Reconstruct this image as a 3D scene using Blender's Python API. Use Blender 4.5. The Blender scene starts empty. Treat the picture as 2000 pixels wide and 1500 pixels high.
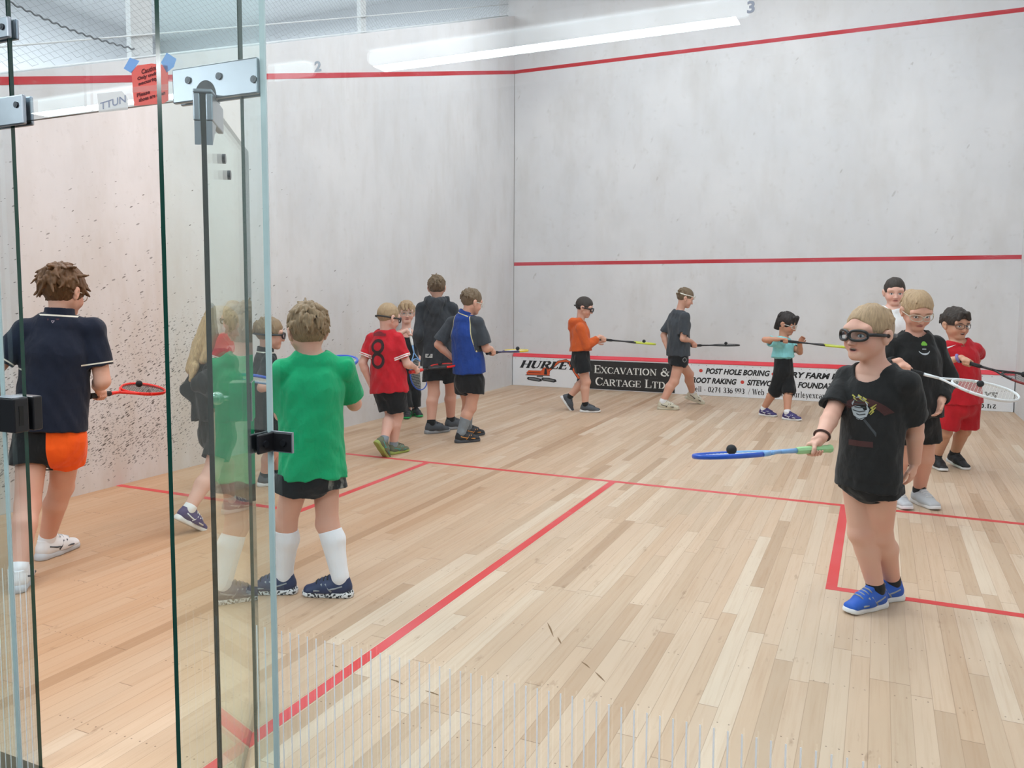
import bpy, bmesh, math, random
import numpy as np
import openvdb as vdb
from mathutils import Vector, Matrix
from mathutils.bvhtree import BVHTree

random.seed(7)
SC = bpy.context.scene
COL = SC.collection
pi = math.pi

# ------------------------------------------------------------------ camera
CAM = np.array([4.9342, -1.5419, 1.4098])
YAW, PITCH, ROLL = 0.4450, -0.0789, 0.0011
FPX, CX, CY = 1606.11, -50.11, -55.27          # focal length and principal point offset, 2000 x 1500 frame
_f = np.array([-math.sin(YAW) * math.cos(PITCH), math.cos(YAW) * math.cos(PITCH), math.sin(PITCH)])
_r0 = np.cross(_f, [0, 0, 1.0]); _r0 /= np.linalg.norm(_r0)
_u0 = np.cross(_r0, _f)
_r = _r0 * math.cos(ROLL) + _u0 * math.sin(ROLL)
_u = -_r0 * math.sin(ROLL) + _u0 * math.cos(ROLL)
cd = bpy.data.cameras.new('camera')
cam = bpy.data.objects.new('camera', cd); COL.objects.link(cam)
cam.matrix_world = Matrix(((_r[0], _u[0], -_f[0], CAM[0]), (_r[1], _u[1], -_f[1], CAM[1]), (_r[2], _u[2], -_f[2], CAM[2]), (0, 0, 0, 1)))
cd.sensor_width = 36.0; cd.lens = 36.0 * FPX / 2000.0
cd.shift_x = -CX / 2000.0; cd.shift_y = CY / 2000.0
cd.clip_start = 0.05; cd.clip_end = 100
SC.camera = cam

def ray(x, y):
    return _f + _r * (x - 1000 - CX) / FPX - _u * (y - 750 - CY) / FPX
def at(x, y, ax, val):                          # where the sight line through a photo point meets an axis plane of the room
    d = ray(x, y); return CAM + d * ((val - CAM[ax]) / d[ax])

# ------------------------------------------------------------------ world, exposure, lights
W = bpy.data.worlds.new('world'); SC.world = W; W.use_nodes = True
W.node_tree.nodes['Background'].inputs[0].default_value = (0.86, 0.92, 1.0, 1)
W.node_tree.nodes['Background'].inputs[1].default_value = 0.25
SC.view_settings.view_transform = 'Standard'; SC.view_settings.look = 'None'
SC.view_settings.gamma = 1.0; SC.view_settings.use_curve_mapping = False
SC.view_settings.exposure = 0.0
cy = SC.cycles
cy.max_bounces = 10; cy.diffuse_bounces = 4; cy.glossy_bounces = 4; cy.transmission_bounces = 4
cy.transparent_max_bounces = 24; cy.caustics_reflective = False; cy.caustics_refractive = False
cy.sample_clamp_indirect = 6.0

LW, LL, HC = 6.4, 9.75, 5.9                     # court width, length, ceiling height
def area_lamp(name, x, y, z, sx, sy, power, colour, parent=None):
    l = bpy.data.lights.new(name, 'AREA'); l.shape = 'RECTANGLE'; l.size = sx; l.size_y = sy
    l.energy = power; l.color = colour
    o = bpy.data.objects.new(name, l); COL.objects.link(o); o.location = (x, y, z)
    if parent: o.parent = parent
    return o
COURT_LAMPS = [(x, y) for x in (1.3, 3.2, 5.1) for y in (1.3, 4.2, 7.3)]
LAMP_POWER = 34.5
for x, y in COURT_LAMPS:
    area_lamp('court_lamp_light', x, y, HC - 0.17, 0.4, 1.8, LAMP_POWER, (0.965, 0.972, 1.0))
for y in (2.0, 6.5):                            # added lights, brighten the court behind the mesh
    area_lamp('next_court_fill', -3.5, y, HC - 0.17, 2.4, 2.4, 420.0, (0.955, 0.98, 1.0))
# corridor on the near side of the glass
for x in (-0.1, 3.12):
    area_lamp('corridor_lamp_light', x, -3.0, 2.81, 2.2, 0.12, 92.0, (0.95, 0.98, 1.0))

for x in (1.6, 4.6, 7.4):                       # added fill panels, brighten the stripes and fittings on the glass
    area_lamp('corridor_fill_light', x, -1.0, 2.955, 0.56, 0.56, 30.0, (0.90, 0.96, 1.0))

# ------------------------------------------------------------------ objects and tags
def tag(o, label=None, cat=None, group=None, kind=None):
    if label: o['label'] = label
    if cat: o['category'] = cat
    if group: o['group'] = group
    if kind: o['kind'] = kind
    return o
def empty(name, loc=(0, 0, 0)):
    o = bpy.data.objects.new(name, None); COL.objects.link(o); o.location = loc; o.empty_display_size = 0.1
    return o
def link(name, me, parent=None):
    o = bpy.data.objects.new(name, me); COL.objects.link(o)
    if parent is not None:
        o.parent = parent
        o.matrix_parent_inverse = Matrix.Translation(-parent.location)
    return o

class MB:
    """collects vertices and faces (with a material index) for one mesh"""
    def __init__(s): s.v = []; s.f = []; s.m = []; s.n = 0
    def add(s, v, f, mi=0):
        v = np.asarray(v, float).reshape(-1, 3)
        s.v.append(v); s.f += [tuple(int(i) + s.n for i in q) for q in f]; s.m += [mi] * len(f); s.n += len(v); return s
    def box(s, lo, hi, mi=0, R=None, c=None):
        x0, y0, z0 = lo; x1, y1, z1 = hi
        v = np.array([(x0, y0, z0), (x1, y0, z0), (x1, y1, z0), (x0, y1, z0), (x0, y0, z1), (x1, y0, z1), (x1, y1, z1), (x0, y1, z1)], float)
        if R is not None: v = v @ np.array(R).T + np.array(c)
        return s.add(v, [(0, 3, 2, 1), (4, 5, 6, 7), (0, 1, 5, 4), (1, 2, 6, 5), (2, 3, 7, 6), (3, 0, 4, 7)], mi)
    def tube(s, pts, r, seg=8, closed=False, mi=0, flat=1.0, up=(0, 0, 1)):
        pts = np.asarray(pts, float); n = len(pts)
        rr = np.broadcast_to(np.asarray(r, float), (n,))
        T = np.roll(pts, -1, 0) - np.roll(pts, 1, 0)
        if not closed: T[0] = pts[1] - pts[0]; T[-1] = pts[-1] - pts[-2]
        T /= np.maximum(np.linalg.norm(T, axis=1, keepdims=True), 1e-9)
        u = np.asarray(up, float); N = []
        for t in T:
            a = u - t * (u @ t)
            if np.linalg.norm(a) < 0.05: a = np.cross(t, [1, 0, 0.3])
            a /= np.linalg.norm(a); N.append(a)
            if not closed: u = a if abs(np.asarray(up) @ t) > 0.9 else u
        N = np.array(N); B = np.cross(T, N)
        ang = np.arange(seg) * 2 * pi / seg
        v = (pts[:, None] + rr[:, None, None] * (np.cos(ang)[None, :, None] * N[:, None] + flat * np.sin(ang)[None, :, None] * B[:, None])).reshape(-1, 3)
        f = []
        for i in range(n if closed else n - 1):
            j = (i + 1) % n
            for k in range(seg):
                l = (k + 1) % seg
                f.append((i * seg + k, i * seg + l, j * seg + l, j * seg + k))
        if not closed:
            f.append(tuple(range(seg))[::-1]); f.append(tuple((n - 1) * seg + k for k in range(seg)))
        return s.add(v, f, mi)
    def cyl(s, a, b, r, seg=16, mi=0): return s.tube([a, b], r, seg, False, mi)
    def sphere(s, c, r, nu=16, nv=10, mi=0):
        v = [(c[0], c[1], c[2] - r)]
        for i in range(1, nv):
            p = -pi / 2 + pi * i / nv
            for k in range(nu):
                a = 2 * pi * k / nu; v.append((c[0] + r * math.cos(p) * math.cos(a), c[1] + r * math.cos(p) * math.sin(a), c[2] + r * math.sin(p)))
        v.append((c[0], c[1], c[2] + r)); f = []
        for k in range(nu): f.append((0, 1 + (k + 1) % nu, 1 + k))
        for i in range(nv - 2):
            for k in range(nu):
                a = 1 + i * nu + k; b = 1 + i * nu + (k + 1) % nu; f.append((a, b, b + nu, a + nu))
        t = len(v) - 1; o = 1 + (nv - 2) * nu
        for k in range(nu): f.append((o + k, o + (k + 1) % nu, t))
        return s.add(v, f, mi)
    def build(s, name, mats, parent=None, smooth=False, bevel=0.0):
        me = bpy.data.meshes.new(name)
        me.from_pydata(np.concatenate(s.v).tolist() if s.v else [], [], s.f)
        for m in (mats if isinstance(mats, (list, tuple)) else [mats]): me.materials.append(m)
        me.polygons.foreach_set('material_index', s.m)
        if smooth: me.polygons.foreach_set('use_smooth', [True] * len(s.f))
        me.update()
        o = link(name, me, parent)
        if bevel:
            b = o.modifiers.new('bevel', 'BEVEL'); b.width = bevel; b.segments = 2; b.limit_method = 'ANGLE'
        return o

# ------------------------------------------------------------------ materials
def srgb(r, g, b):
    f = lambda c: (c / 255 / 12.92) if c / 255 <= 0.04045 else ((c / 255 + 0.055) / 1.055) ** 2.4
    return (f(r), f(g), f(b), 1)
class NT:
    """short hand for node trees"""
    def __init__(s, name):
        s.mat = bpy.data.materials.new(name); s.mat.use_nodes = True; s.t = s.mat.node_tree
        s.b = s.t.nodes['Principled BSDF']; s.out = s.t.nodes['Material Output']
    def node(s, typ, **kw):
        n = s.t.nodes.new(typ)
        for k, v in kw.items(): setattr(n, k, v)
        return n
    def set(s, sock, v):
        if isinstance(v, bpy.types.NodeSocket): s.t.links.new(v, sock)
        else: sock.default_value = v
    def math(s, op, a, b=0.0, c=0.0, clamp=False):
        n = s.node('ShaderNodeMath', operation=op, use_clamp=clamp)
        s.set(n.inputs[0], a); s.set(n.inputs[1], b); s.set(n.inputs[2], c); return n.outputs[0]
    def mix(s, fac, a, b, mode='MIX'):
        n = s.node('ShaderNodeMix', data_type='RGBA', blend_type=mode)
        s.set(n.inputs[0], fac); s.set(n.inputs[6], a); s.set(n.inputs[7], b); return n.outputs[2]
    def mixf(s, fac, a, b):
        n = s.node('ShaderNodeMix', data_type='FLOAT'); s.set(n.inputs[0], fac); s.set(n.inputs[2], a); s.set(n.inputs[3], b); return n.outputs[0]
    def coord(s, kind='Object'): return s.node('ShaderNodeTexCoord').outputs[kind]
    def geo(s, what='Position'): return s.node('ShaderNodeNewGeometry').outputs[what]
    def mapping(s, v, loc=(0, 0, 0), rot=(0, 0, 0), scale=(1, 1, 1)):
        n = s.node('ShaderNodeMapping'); s.set(n.inputs[0], v); n.inputs[1].default_value = loc; n.inputs[2].default_value = rot; n.inputs[3].default_value = scale
        return n.outputs[0]
    def noise(s, v, scale, detail=3.0, rough=0.55, out=0):
        n = s.node('ShaderNodeTexNoise'); s.set(n.inputs['Vector'], v); s.set(n.inputs['Scale'], scale); n.inputs['Detail'].default_value = detail; n.inputs['Roughness'].default_value = rough
        return n.outputs[out]
    def ramp(s, f, stops):
        n = s.node('ShaderNodeValToRGB'); s.set(n.inputs[0], f); e = n.color_ramp.elements
        while len(e) < len(stops): e.new(0.5)
        for i, (p, c) in enumerate(stops): e[i].position = p; e[i].color = c
        return n.outputs[0]
    def mr(s, v, a, b, c=0.0, d=1.0, smooth=False):
        n = s.node('ShaderNodeMapRange'); n.interpolation_type = 'SMOOTHSTEP' if smooth else 'LINEAR'
        s.set(n.inputs[0], v)
        for i, q in enumerate((a, b, c, d)): s.set(n.inputs[i + 1], q)
        return n.outputs[0]
    def sep(s, v):
        n = s.node('ShaderNodeSeparateXYZ'); s.set(n.inputs[0], v); return n.outputs
    def comb(s, x, y, z):
        n = s.node('ShaderNodeCombineXYZ')
        for i, q in enumerate((x, y, z)): s.set(n.inputs[i], q)
        return n.outputs[0]
    def bump(s, h, strength=0.3, dist=0.01):
        n = s.node('ShaderNodeBump'); s.set(n.inputs['Height'], h); n.inputs['Strength'].default_value = strength; n.inputs['Distance'].default_value = dist
        s.set(s.b.inputs['Normal'], n.outputs[0])
    def base(s, c, rough=0.5, metal=0.0, spec=0.5):
        s.set(s.b.inputs['Base Color'], c); s.set(s.b.inputs['Roughness'], rough); s.b.inputs['Metallic'].default_value = metal
        s.b.inputs['Specular IOR Level'].default_value = spec; return s.mat

_simple = {}
def plain(name, rgb, rough=0.5, metal=0.0, spec=0.5, var=0.06):
    key = (name, rgb, rough, metal)
    if key in _simple: return _simple[key]
    n = NT(name); c = srgb(*rgb)
    nz = n.noise(n.coord('Object'), 23.0, 2)
    d = tuple(x * (1 - var * 2) for x in c[:3]) + (1,)
    m = n.base(n.mix(nz, d, tuple(min(1, x * (1 + var)) for x in c[:3]) + (1,)), rough, metal, spec)
    _simple[key] = m; return m
def cloth(name, rgb, rough=0.85, fold=0.5, worn=0.10, trim=None, bands=(), collar=False, second=None, piping=False):
    # second colour, sleeve bands, collar line and seam piping follow the garment's own cut, stored on its mesh as 'zone'
    key = ('cloth', name, rgb)
    if key in _simple: return _simple[key]
    n = NT(name); c = srgb(*rgb); p = n.coord('Object')
    big = n.noise(p, 7.0, 3); fine = n.noise(p, 420.0, 1)
    col = n.mix(n.mr(big, 0.3, 0.75), tuple(x * (1 - worn) for x in c[:3]) + (1,), tuple(min(1, x * (1 + worn) + 0.004) for x in c[:3]) + (1,))
    if trim or second:
        za = n.node('ShaderNodeAttribute'); za.attribute_name = 'zone'; zx, zy, zz = n.sep(za.outputs['Vector'])
        band = lambda v, a, b_: n.math('MULTIPLY', n.math('GREATER_THAN', v, a), n.math('LESS_THAN', v, b_))
        if second: col = n.mix(n.math('GREATER_THAN', zz, 0.0), col, second if isinstance(second, bpy.types.NodeSocket) else srgb(*second))
        if piping: col = n.mix(band(zz, -0.0035, 0.0035), col, srgb(*trim))
        for a, b_ in bands: col = n.mix(band(zx, a, b_), col, srgb(*trim))
        if collar: col = n.mix(band(zy, -0.001, 0.007), col, srgb(*trim))
    n.base(col, rough, 0, 0.25)
    n.b.inputs['Sheen Weight'].default_value = 0.12
    wr = n.noise(n.mapping(p, scale=(9, 9, 5)), 1.3, 3, 0.5); cr = n.noise(n.mapping(p, rot=(0.4, 0.7, 0.3), scale=(16, 7, 11)), 1.0, 2, 0.4)
    cr = n.math('ABSOLUTE', n.math('SUBTRACT', cr, 0.5))
    h = n.math('ADD', n.math('ADD', n.math('MULTIPLY', wr, 1.0), n.math('MULTIPLY', cr, -0.7)), n.math('MULTIPLY', fine, 0.05))
    n.bump(h, min(1.0, fold * 1.5), 0.025)
    _simple[key] = n.mat; return n.mat
# ------------------------------------------------------------------ the court: walls, floor, lines
def wall_material(name, left=False, right=False):
    n = NT(name); P = n.geo('Position'); x, y, z = n.sep(P)
    along = y if left or right else x
    big = n.noise(P, 0.8, 5, 0.6); mid = n.noise(n.mapping(P, scale=(1, 1, 0.35)), 3.0, 4, 0.65); fine = n.noise(P, 14.0, 4, 0.7)
    c = n.mix(n.mr(big, 0.36, 0.66), srgb(214, 213, 214), srgb(224, 222, 222))
    c = n.mix(n.math('MULTIPLY', n.mr(mid, 0.46, 0.72), 0.48), c, srgb(202, 198, 194))
    c = n.mix(n.math('MULTIPLY', n.mr(fine, 0.58, 0.74), 0.42), c, srgb(190, 186, 182))
    if left:                                     # hand-high band is grubby and tanned, worst towards the back of the court
        tan = n.math('MULTIPLY', n.mr(y, 7.5, 2.0, 0, 1, True), n.mr(z, 2.5, 0.9, 0, 1, True))
        c = n.mix(n.math('MULTIPLY', tan, n.mr(mid, 0.35, 0.7, 0.4, 1.0)), c, srgb(200, 188, 177))
    # ball marks: short dark dashes, one per Voronoi cell where the mask lets it through
    def marks(scale, rot, dens, size, seed):
        v = n.mapping(n.mapping(n.comb(along, z, seed), rot=(0, 0, -rot)), scale=(scale, scale * 3.2, 1))
        vo = n.node('ShaderNodeTexVoronoi', voronoi_dimensions='2D'); n.set(vo.inputs['Vector'], v); vo.inputs['Scale'].default_value = 1.0
        r, g, b = n.sep(vo.outputs['Color'])
        on = n.math('LESS_THAN', r, dens)
        sz = n.math('MULTIPLY', n.math('ADD', 0.35, n.math('MULTIPLY', g, g)), size)
        k = n.math('SUBTRACT', sz, n.math('ADD', vo.outputs['Distance'], n.math('MULTIPLY', n.math('SUBTRACT', fine, 0.5), 0.25)))
        return n.math('MULTIPLY', n.math('MULTIPLY', n.mr(k, 0.0, 0.05), on), n.mr(b, 0, 1, 0.5, 1.0))
    if left:
        patch = n.noise(n.mapping(P, scale=(1, 0.9, 0.9), loc=(0, 3.1, 0)), 1.1, 3, 0.6)
        low = n.math('MULTIPLY', n.mr(z, 1.55, 0.45, 0, 1, True), n.mr(z, 0.05, 0.28, 0, 1, True))
        d1 = n.math('MULTIPLY', n.math('MULTIPLY', low, n.mr(y, 5.6, 2.6, 0.07, 1, True)), n.mr(patch, 0.36, 0.60, 0.22, 1.0))
        d1 = n.math('ADD', n.math('MULTIPLY', d1, 0.66), n.math('MULTIPLY', n.mr(z, 2.6, 0.9, 0.0, 0.05), n.mr(y, 5.0, 2.5, 0.08, 1.0)))
        m = n.math('MAXIMUM', marks(21.0, 0.42, d1, 0.32, 1.0), n.math('MULTIPLY', marks(35.0, 0.30, d1, 0.33, 7.0), 0.9))
        c = n.mix(n.math('MULTIPLY', m, n.mr(y, 7.0, 3.0, 0.45, 0.9)), c, srgb(62, 51, 44))
    else:
        d1 = n.math('MULTIPLY', n.mr(fine, 0.45, 0.62), 0.05)
        m = marks(5.0, 1.1, d1, 0.22, 3.0)
        c = n.mix(n.math('MULTIPLY', m, 0.45), c, srgb(150, 146, 144))
    n.base(c, 0.75, 0, 0.3); n.bump(n.math('ADD', fine, mid), 0.10, 0.004)
    return n.mat
M_FRONT = wall_material('front_wall_plaster'); M_LEFT = wall_material('left_wall_plaster', True); M_RIGHT = wall_material('right_wall_plaster', False, True)

def floor_material():
    n = NT('strip_floor'); P = n.geo('Position'); x, y, z = n.sep(P)
    pw = 0.066
    u = n.math('DIVIDE', x, pw); iu = n.math('FLOOR', u); fu = n.math('FRACT', u)
    wn = n.node('ShaderNodeTexWhiteNoise', noise_dimensions='1D'); n.set(wn.inputs['W'], iu)
    off = n.math('MULTIPLY', wn.outputs[0], 7.3)
    v = n.math('DIVIDE', n.math('ADD', y, off), 1.25); iv = n.math('FLOOR', v); fv = n.math('FRACT', v)
    w2 = n.node('ShaderNodeTexWhiteNoise', noise_dimensions='2D'); n.set(w2.inputs['Vector'], n.comb(iu, iv, 0))
    r, g, b = n.sep(w2.outputs[1])
    c = n.ramp(r, [(0.0, srgb(178, 148, 120)), (0.12, srgb(194, 167, 140)), (0.55, srgb(202, 175, 149)), (0.85, srgb(208, 184, 159)), (1.0, srgb(214, 194, 171))])
    c = n.mix(n.math('MULTIPLY', g, 0.16), c, srgb(214, 168, 128))
    grain = n.noise(n.comb(n.math('MULTIPLY', x, 60), n.math('ADD', n.math('MULTIPLY', y, 2.2), n.math('MULTIPLY', b, 30)), b), 1.0, 5, 0.65)
    c = n.mix(n.math('MULTIPLY', n.mr(grain, 0.48, 0.78), 0.34), c, srgb(168, 128, 92))
    # more orange towards the door side of the court
    ed = n.noise(n.mapping(P, scale=(1.5, 0.5, 1)), 1.4, 3, 0.6)
    orange_side = n.math('MULTIPLY', n.mr(n.math('ADD', x, n.math('MULTIPLY', ed, 1.2)), 4.0, 2.6, 0, 1, True), n.mr(y, 5.5, 2.5, 0.25, 1, True))
    c = n.mix(n.math('MULTIPLY', orange_side, 0.64), c, srgb(186, 140, 102))
    # well-trodden grey areas and a darker strip by the door side
    wear = n.noise(n.mapping(P, scale=(0.9, 0.35, 1)), 1.2, 4, 0.6)
    c = n.mix(n.math('MULTIPLY', n.mr(wear, 0.48, 0.7), 0.22), c, srgb(190, 176, 156))
    smear = n.noise(n.mapping(P, scale=(7, 2.0, 1), rot=(0, 0, 0.3)), 2.2, 4, 0.7)  # slanting brown smears across the boards
    c = n.mix(n.math('MULTIPLY', n.mr(smear, 0.63, 0.72), 0.42), c, srgb(132, 100, 70))
    strip = n.math('LESS_THAN', n.math('ABSOLUTE', n.math('SUBTRACT', iu, 34.0)), 0.6)
    c = n.mix(n.math('MULTIPLY', strip, 0.55), c, srgb(158, 118, 84))
    # seams between boards, board ends and nail heads
    seam = n.math('LESS_THAN', n.math('MINIMUM', fu, n.math('SUBTRACT', 1.0, fu)), n.mr(g, 0, 1, 0.006, 0.020))
    end = n.math('LESS_THAN', fv, 0.0026)
    c = n.mix(n.math('MULTIPLY', seam, 0.42), c, srgb(110, 80, 56))
    c = n.mix(n.math('MULTIPLY', end, 0.6), c, srgb(104, 78, 56))
    nv = n.math('FRACT', n.math('DIVIDE', y, 0.45)); du = n.math('MULTIPLY', n.math('SUBTRACT', n.math('ABSOLUTE', n.math('SUBTRACT', fu, 0.5)), 0.28), pw); dv = n.math('MULTIPLY', n.math('SUBTRACT', nv, 0.5), 0.45)
    nail = n.math('LESS_THAN', n.math('ADD', n.math('MULTIPLY', du, du), n.math('MULTIPLY', dv, dv)), 0.0000085)
    nail = n.math('MULTIPLY', nail, n.math('GREATER_THAN', b, 0.45))
    c = n.mix(n.math('MULTIPLY', nail, 0.7), c, srgb(86, 62, 44))
    n.base(c, n.mr(grain, 0.3, 0.8, 0.40, 0.58), 0, 0.32)
    n.bump(n.math('SUBTRACT', n.math('MULTIPLY', grain, 0.3), seam), 0.12, 0.003)
    return n.mat
M_FLOOR = floor_material()
def worn_red(name, rgb, wear=0.25):
    n = NT(name); P = n.geo('Position')
    w = n.noise(n.mapping(P, scale=(1, 1, 4)), 5.0, 4, 0.7); big = n.noise(P, 1.3, 2)
    c = n.mix(n.mr(big, 0.4, 0.65), srgb(*rgb), srgb(min(255, rgb[0] + 8), rgb[1] + 26, rgb[2] + 30))
    c = n.mix(n.math('MULTIPLY', n.mr(w, 0.60, 0.72), wear), c, srgb(222, 190, 184))
    return n.base(c, 0.55, 0, 0.3)
M_RED = worn_red('red_line_paint', (190, 52, 58)); M_REDF = worn_red('red_floor_line', (206, 64, 62), 0.15); M_REDP = worn_red('red_batten_paint', (226, 58, 66), 0.15)
M_WHITE = plain('white_board', (236, 237, 240), 0.45, var=0.01)

MB().box((-0.0, -0.0, -0.12), (LW, LL, 0.0)).build('floor', M_FLOOR)['kind'] = 'structure'
MB().box((-4.0, -4.4, -0.16), (10.5, -0.001, -0.1005)).build('floor_corridor', plain('corridor_carpet', (66, 68, 72), 0.95))['kind'] = 'structure'
MB().box((-0.25, LL, -0.12), (LW + 0.25, LL + 0.2, HC)).build('wall_front', M_FRONT)['kind'] = 'structure'
zt = lambda y: max(2.11 + 0.337 * y, 2.31)        # top of the left side wall, rising towards the front
w = MB()
w.add([(q, y, z) for q in (0, -0.2) for y, z in ((0.02, -0.12), (LL, -0.12), (LL, zt(LL)), (0.6, zt(0.6)), (0.02, 2.31))],
      [(0, 1, 2, 3, 4), (9, 8, 7, 6, 5), (3, 2, 7, 8), (4, 3, 8, 9), (0, 4, 9, 5), (1, 6, 7, 2), (0, 5, 6, 1)])
w.build('wall_left', M_LEFT)['kind'] = 'structure'
MB().box((LW, 0.0, -0.12), (LW + 0.2, LL, HC)).build('wall_right', M_RIGHT)['kind'] = 'structure'
M_CEIL = plain('ceiling_white', (236, 236, 236), 0.9, var=0.01)
MB().box((-7.0, -0.1, HC), (LW + 0.2, LL + 0.2, HC + 0.1)).build('ceiling', M_CEIL)['kind'] = 'structure'
MB().box((-7.2, -0.1, 0), (-7.0, LL + 0.2, HC)).build('wall_neighbour', plain('far_court_wall', (222, 223, 225), 0.85, var=0.02))['kind'] = 'structure'
MB().box((-7.0, LL, 0), (-0.25, LL + 0.2, HC)).build('wall_neighbour_front', plain('far_court_wall', (222, 223, 225), 0.85, var=0.02))['kind'] = 'structure'
GT = 2.44                                           # top of the glass back wall
MB().box((-7.0, -0.10, GT + 0.012), (LW + 0.2, -0.0, HC)).build('wall_back_lintel', M_CEIL)['kind'] = 'structure'
M_CORR = plain('corridor_wall_paint', (82, 85, 90), 0.9, var=0.02)
MB().box((-4.0, -4.6, -0.1), (10.5, -4.4, 3.0)).build('wall_corridor', M_CORR)['kind'] = 'structure'
MB().box((10.3, -4.4, -0.1), (10.5, -0.1, 3.0)).build('wall_corridor_right', M_CORR)['kind'] = 'structure'
MB().box((-4.2, -4.4, -0.1), (-4.0, -0.1, 3.0)).build('wall_corridor_left', M_CORR)['kind'] = 'structure'
MB().box((-4.0, -4.4, 2.98), (10.5, -0.101, 3.08)).build('ceiling_corridor', M_CEIL)['kind'] = 'structure'
MB().box((LW + 0.0, -0.1, -0.1), (10.5, 0.0, 3.0)).build('wall_back_right', M_CORR)['kind'] = 'structure'
MB().box((-4.0, -0.1, -0.1), (-0.0, 0.0, GT + 0.02)).build('wall_back_left', M_CORR)['kind'] = 'structure'

# red wall lines: service line, front out line, sloping left out line
def strip(name, quads, mat):
    m = MB()
    for q in quads: m.add(q, [(0, 1, 2, 3)])
    o = m.build(name, mat); o['kind'] = 'structure'
    s = o.modifiers.new('thickness', 'SOLIDIFY'); s.thickness = 0.001; s.offset = 0
    return o
e = 0.0016
MB().box((0, LL - e, 1.78), (LW, LL - 0.0002, 1.83)).build('trim_service_line', M_RED)['kind'] = 'structure'
MB().box((0, LL - e, 4.57), (LW, LL - 0.0002, 4.62)).build('trim_front_out_line', M_RED)['kind'] = 'structure'
zo = lambda y: 2.23 + (4.57 - 2.23) * y / LL
m = MB(); m.add([(0.0002, 0.02, zo(0)), (0.0002, LL, zo(LL)), (0.0002, LL, zo(LL) + 0.05), (0.0002, 0.02, zo(0) + 0.05), (e, 0.02, zo(0)), (e, LL, zo(LL)), (e, LL, zo(LL) + 0.05), (e, 0.02, zo(0) + 0.05)],
      [(4, 5, 6, 7), (0, 3, 2, 1), (3, 7, 6, 2), (0, 1, 5, 4)])
m.build('trim_left_out_line', M_RED)['kind'] = 'structure'
MB().box((0.0, LL - 0.004, 0.5), (0.006, LL - 0.0002, 4.57)).build('trim_corner_shade', plain('corner_shade', (138, 136, 132), 0.9))['kind'] = 'structure'  # dark line up the corner, its shading put into the colour
# floor lines
fz = 0.0009
def fl(name, x0, y0, x1, y1, z=fz): MB().box((x0, y0, -0.0005), (x1, y1, z)).build(name, M_REDF)['kind'] = 'structure'
fl('trim_short_line', 0, 4.26, LW, 4.31)
fl('trim_half_court_line', 3.175, 0.0, 3.225, 4.26)
fl('trim_left_service_box_side', 1.60, 2.61, 1.65, 4.26); fl('trim_left_service_box_end', 0, 2.585, 1.65, 2.635, fz * 1.2)
fl('trim_right_service_box_side', 4.75, 2.61, 4.80, 4.26); fl('trim_right_service_box_end', 4.75, 2.585, LW, 2.635, fz * 1.2)

# scuffs on the boards near the glass
M_SCUFF = plain('dark_scuff', (128, 98, 66), 0.8)
for q in (((1069, 1216), (1075, 1228), (1081, 1244)), ((1089, 1244), (1093, 1252), (1096, 1258)), ((1135, 1292), (1144, 1298), (1153, 1306)), ((1162, 1312), (1172, 1322), (1182, 1332)), ((760, 1326), (774, 1330), (788, 1337)), ((830, 1349), (844, 1353), (860, 1359)), ((648, 1299), (655, 1301), (661, 1303))):
    P = np.array([at(*p, 2, 0.0)[:2] for p in q]); P = np.array([P[0], (P[0] + P[1]) / 2, P[1], (P[1] + P[2]) / 2, P[2]])
    T = np.gradient(P, axis=0); T /= np.linalg.norm(T, axis=1, keepdims=True); N = np.stack([-T[:, 1], T[:, 0]], 1) * np.array([0.0005, 0.003, 0.004, 0.003, 0.0005])[:, None]
    m = MB(); v = np.concatenate([P + N, P - N]); m.add(np.column_stack([v, np.full(10, 0.0004)]), [(i, i + 5, i + 6, i + 1) for i in range(4)])
    m.build('trim_floor_scuff', M_SCUFF)['kind'] = 'structure'

# ------------------------------------------------------------------ mesh fence above the left wall
M_WIRE = plain('galvanised_wire', (128, 134, 136), 0.5, 0.3)
M_GREYPOST = plain('painted_post', (206, 208, 208), 0.7)
fence = empty('mesh_fence', (-0.1, 4.5, 2.4))
tag(fence, 'diamond wire mesh fence rising above the left side wall towards the ceiling', 'fence')
mw = []; cell = 0.042
ys = np.arange(0.9, LL, cell)
cu = bpy.data.curves.new('wire_mesh', 'CURVE'); cu.dimensions = '3D'; cu.bevel_depth = 0.0013; cu.bevel_resolution = 0; cu.use_fill_caps = False
for k, y in enumerate(ys):
    z0 = zt(y) + 0.02; nz = int((min(HC, z0 + 2.4) - z0) / (cell * 0.55))
    if nz < 2: continue
    z0 = math.floor(z0 / (cell * 1.1)) * cell * 1.1 + (cell * 1.1)
    sp = cu.splines.new('POLY'); sp.points.add(nz - 1)
    co = np.ones((nz, 4)); i = np.arange(nz)
    co[:, 0] = -0.1 + 0.002 * np.where(i % 2, 1, -1); co[:, 1] = y + np.where((i + k) % 2, cell * 0.5, -cell * 0.5); co[:, 2] = z0 + i * cell * 0.55
    co[:, 2] = np.minimum(co[:, 2], HC - 0.02)
    sp.points.foreach_set('co', co.ravel())
cu.materials.append(M_WIRE)
wire = link('wire_mesh', cu, fence); wire['kind'] = 'stuff'
r = MB()
for dz, th in ((0.0, 0.008), (0.16, 0.006)):
    r.tube([(-0.1, 0.9, zt(0.9) + 0.012 + dz), (-0.1, LL - 0.02, zt(LL) + 0.012 + dz)], th, 8)
r.build('rail', M_GREYPOST, fence)
for y, wd in ((3.05, 0.10), (6.0, 0.05)):
    MB().box((-0.16, y - wd, zt(y) - 0.05), (-0.112, y + wd, HC - 0.002)).build('post', M_GREYPOST, fence)
cb = MB(); a = at(18, 4, 0, -0.094); b = at(262, 96, 0, -0.094)
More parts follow.
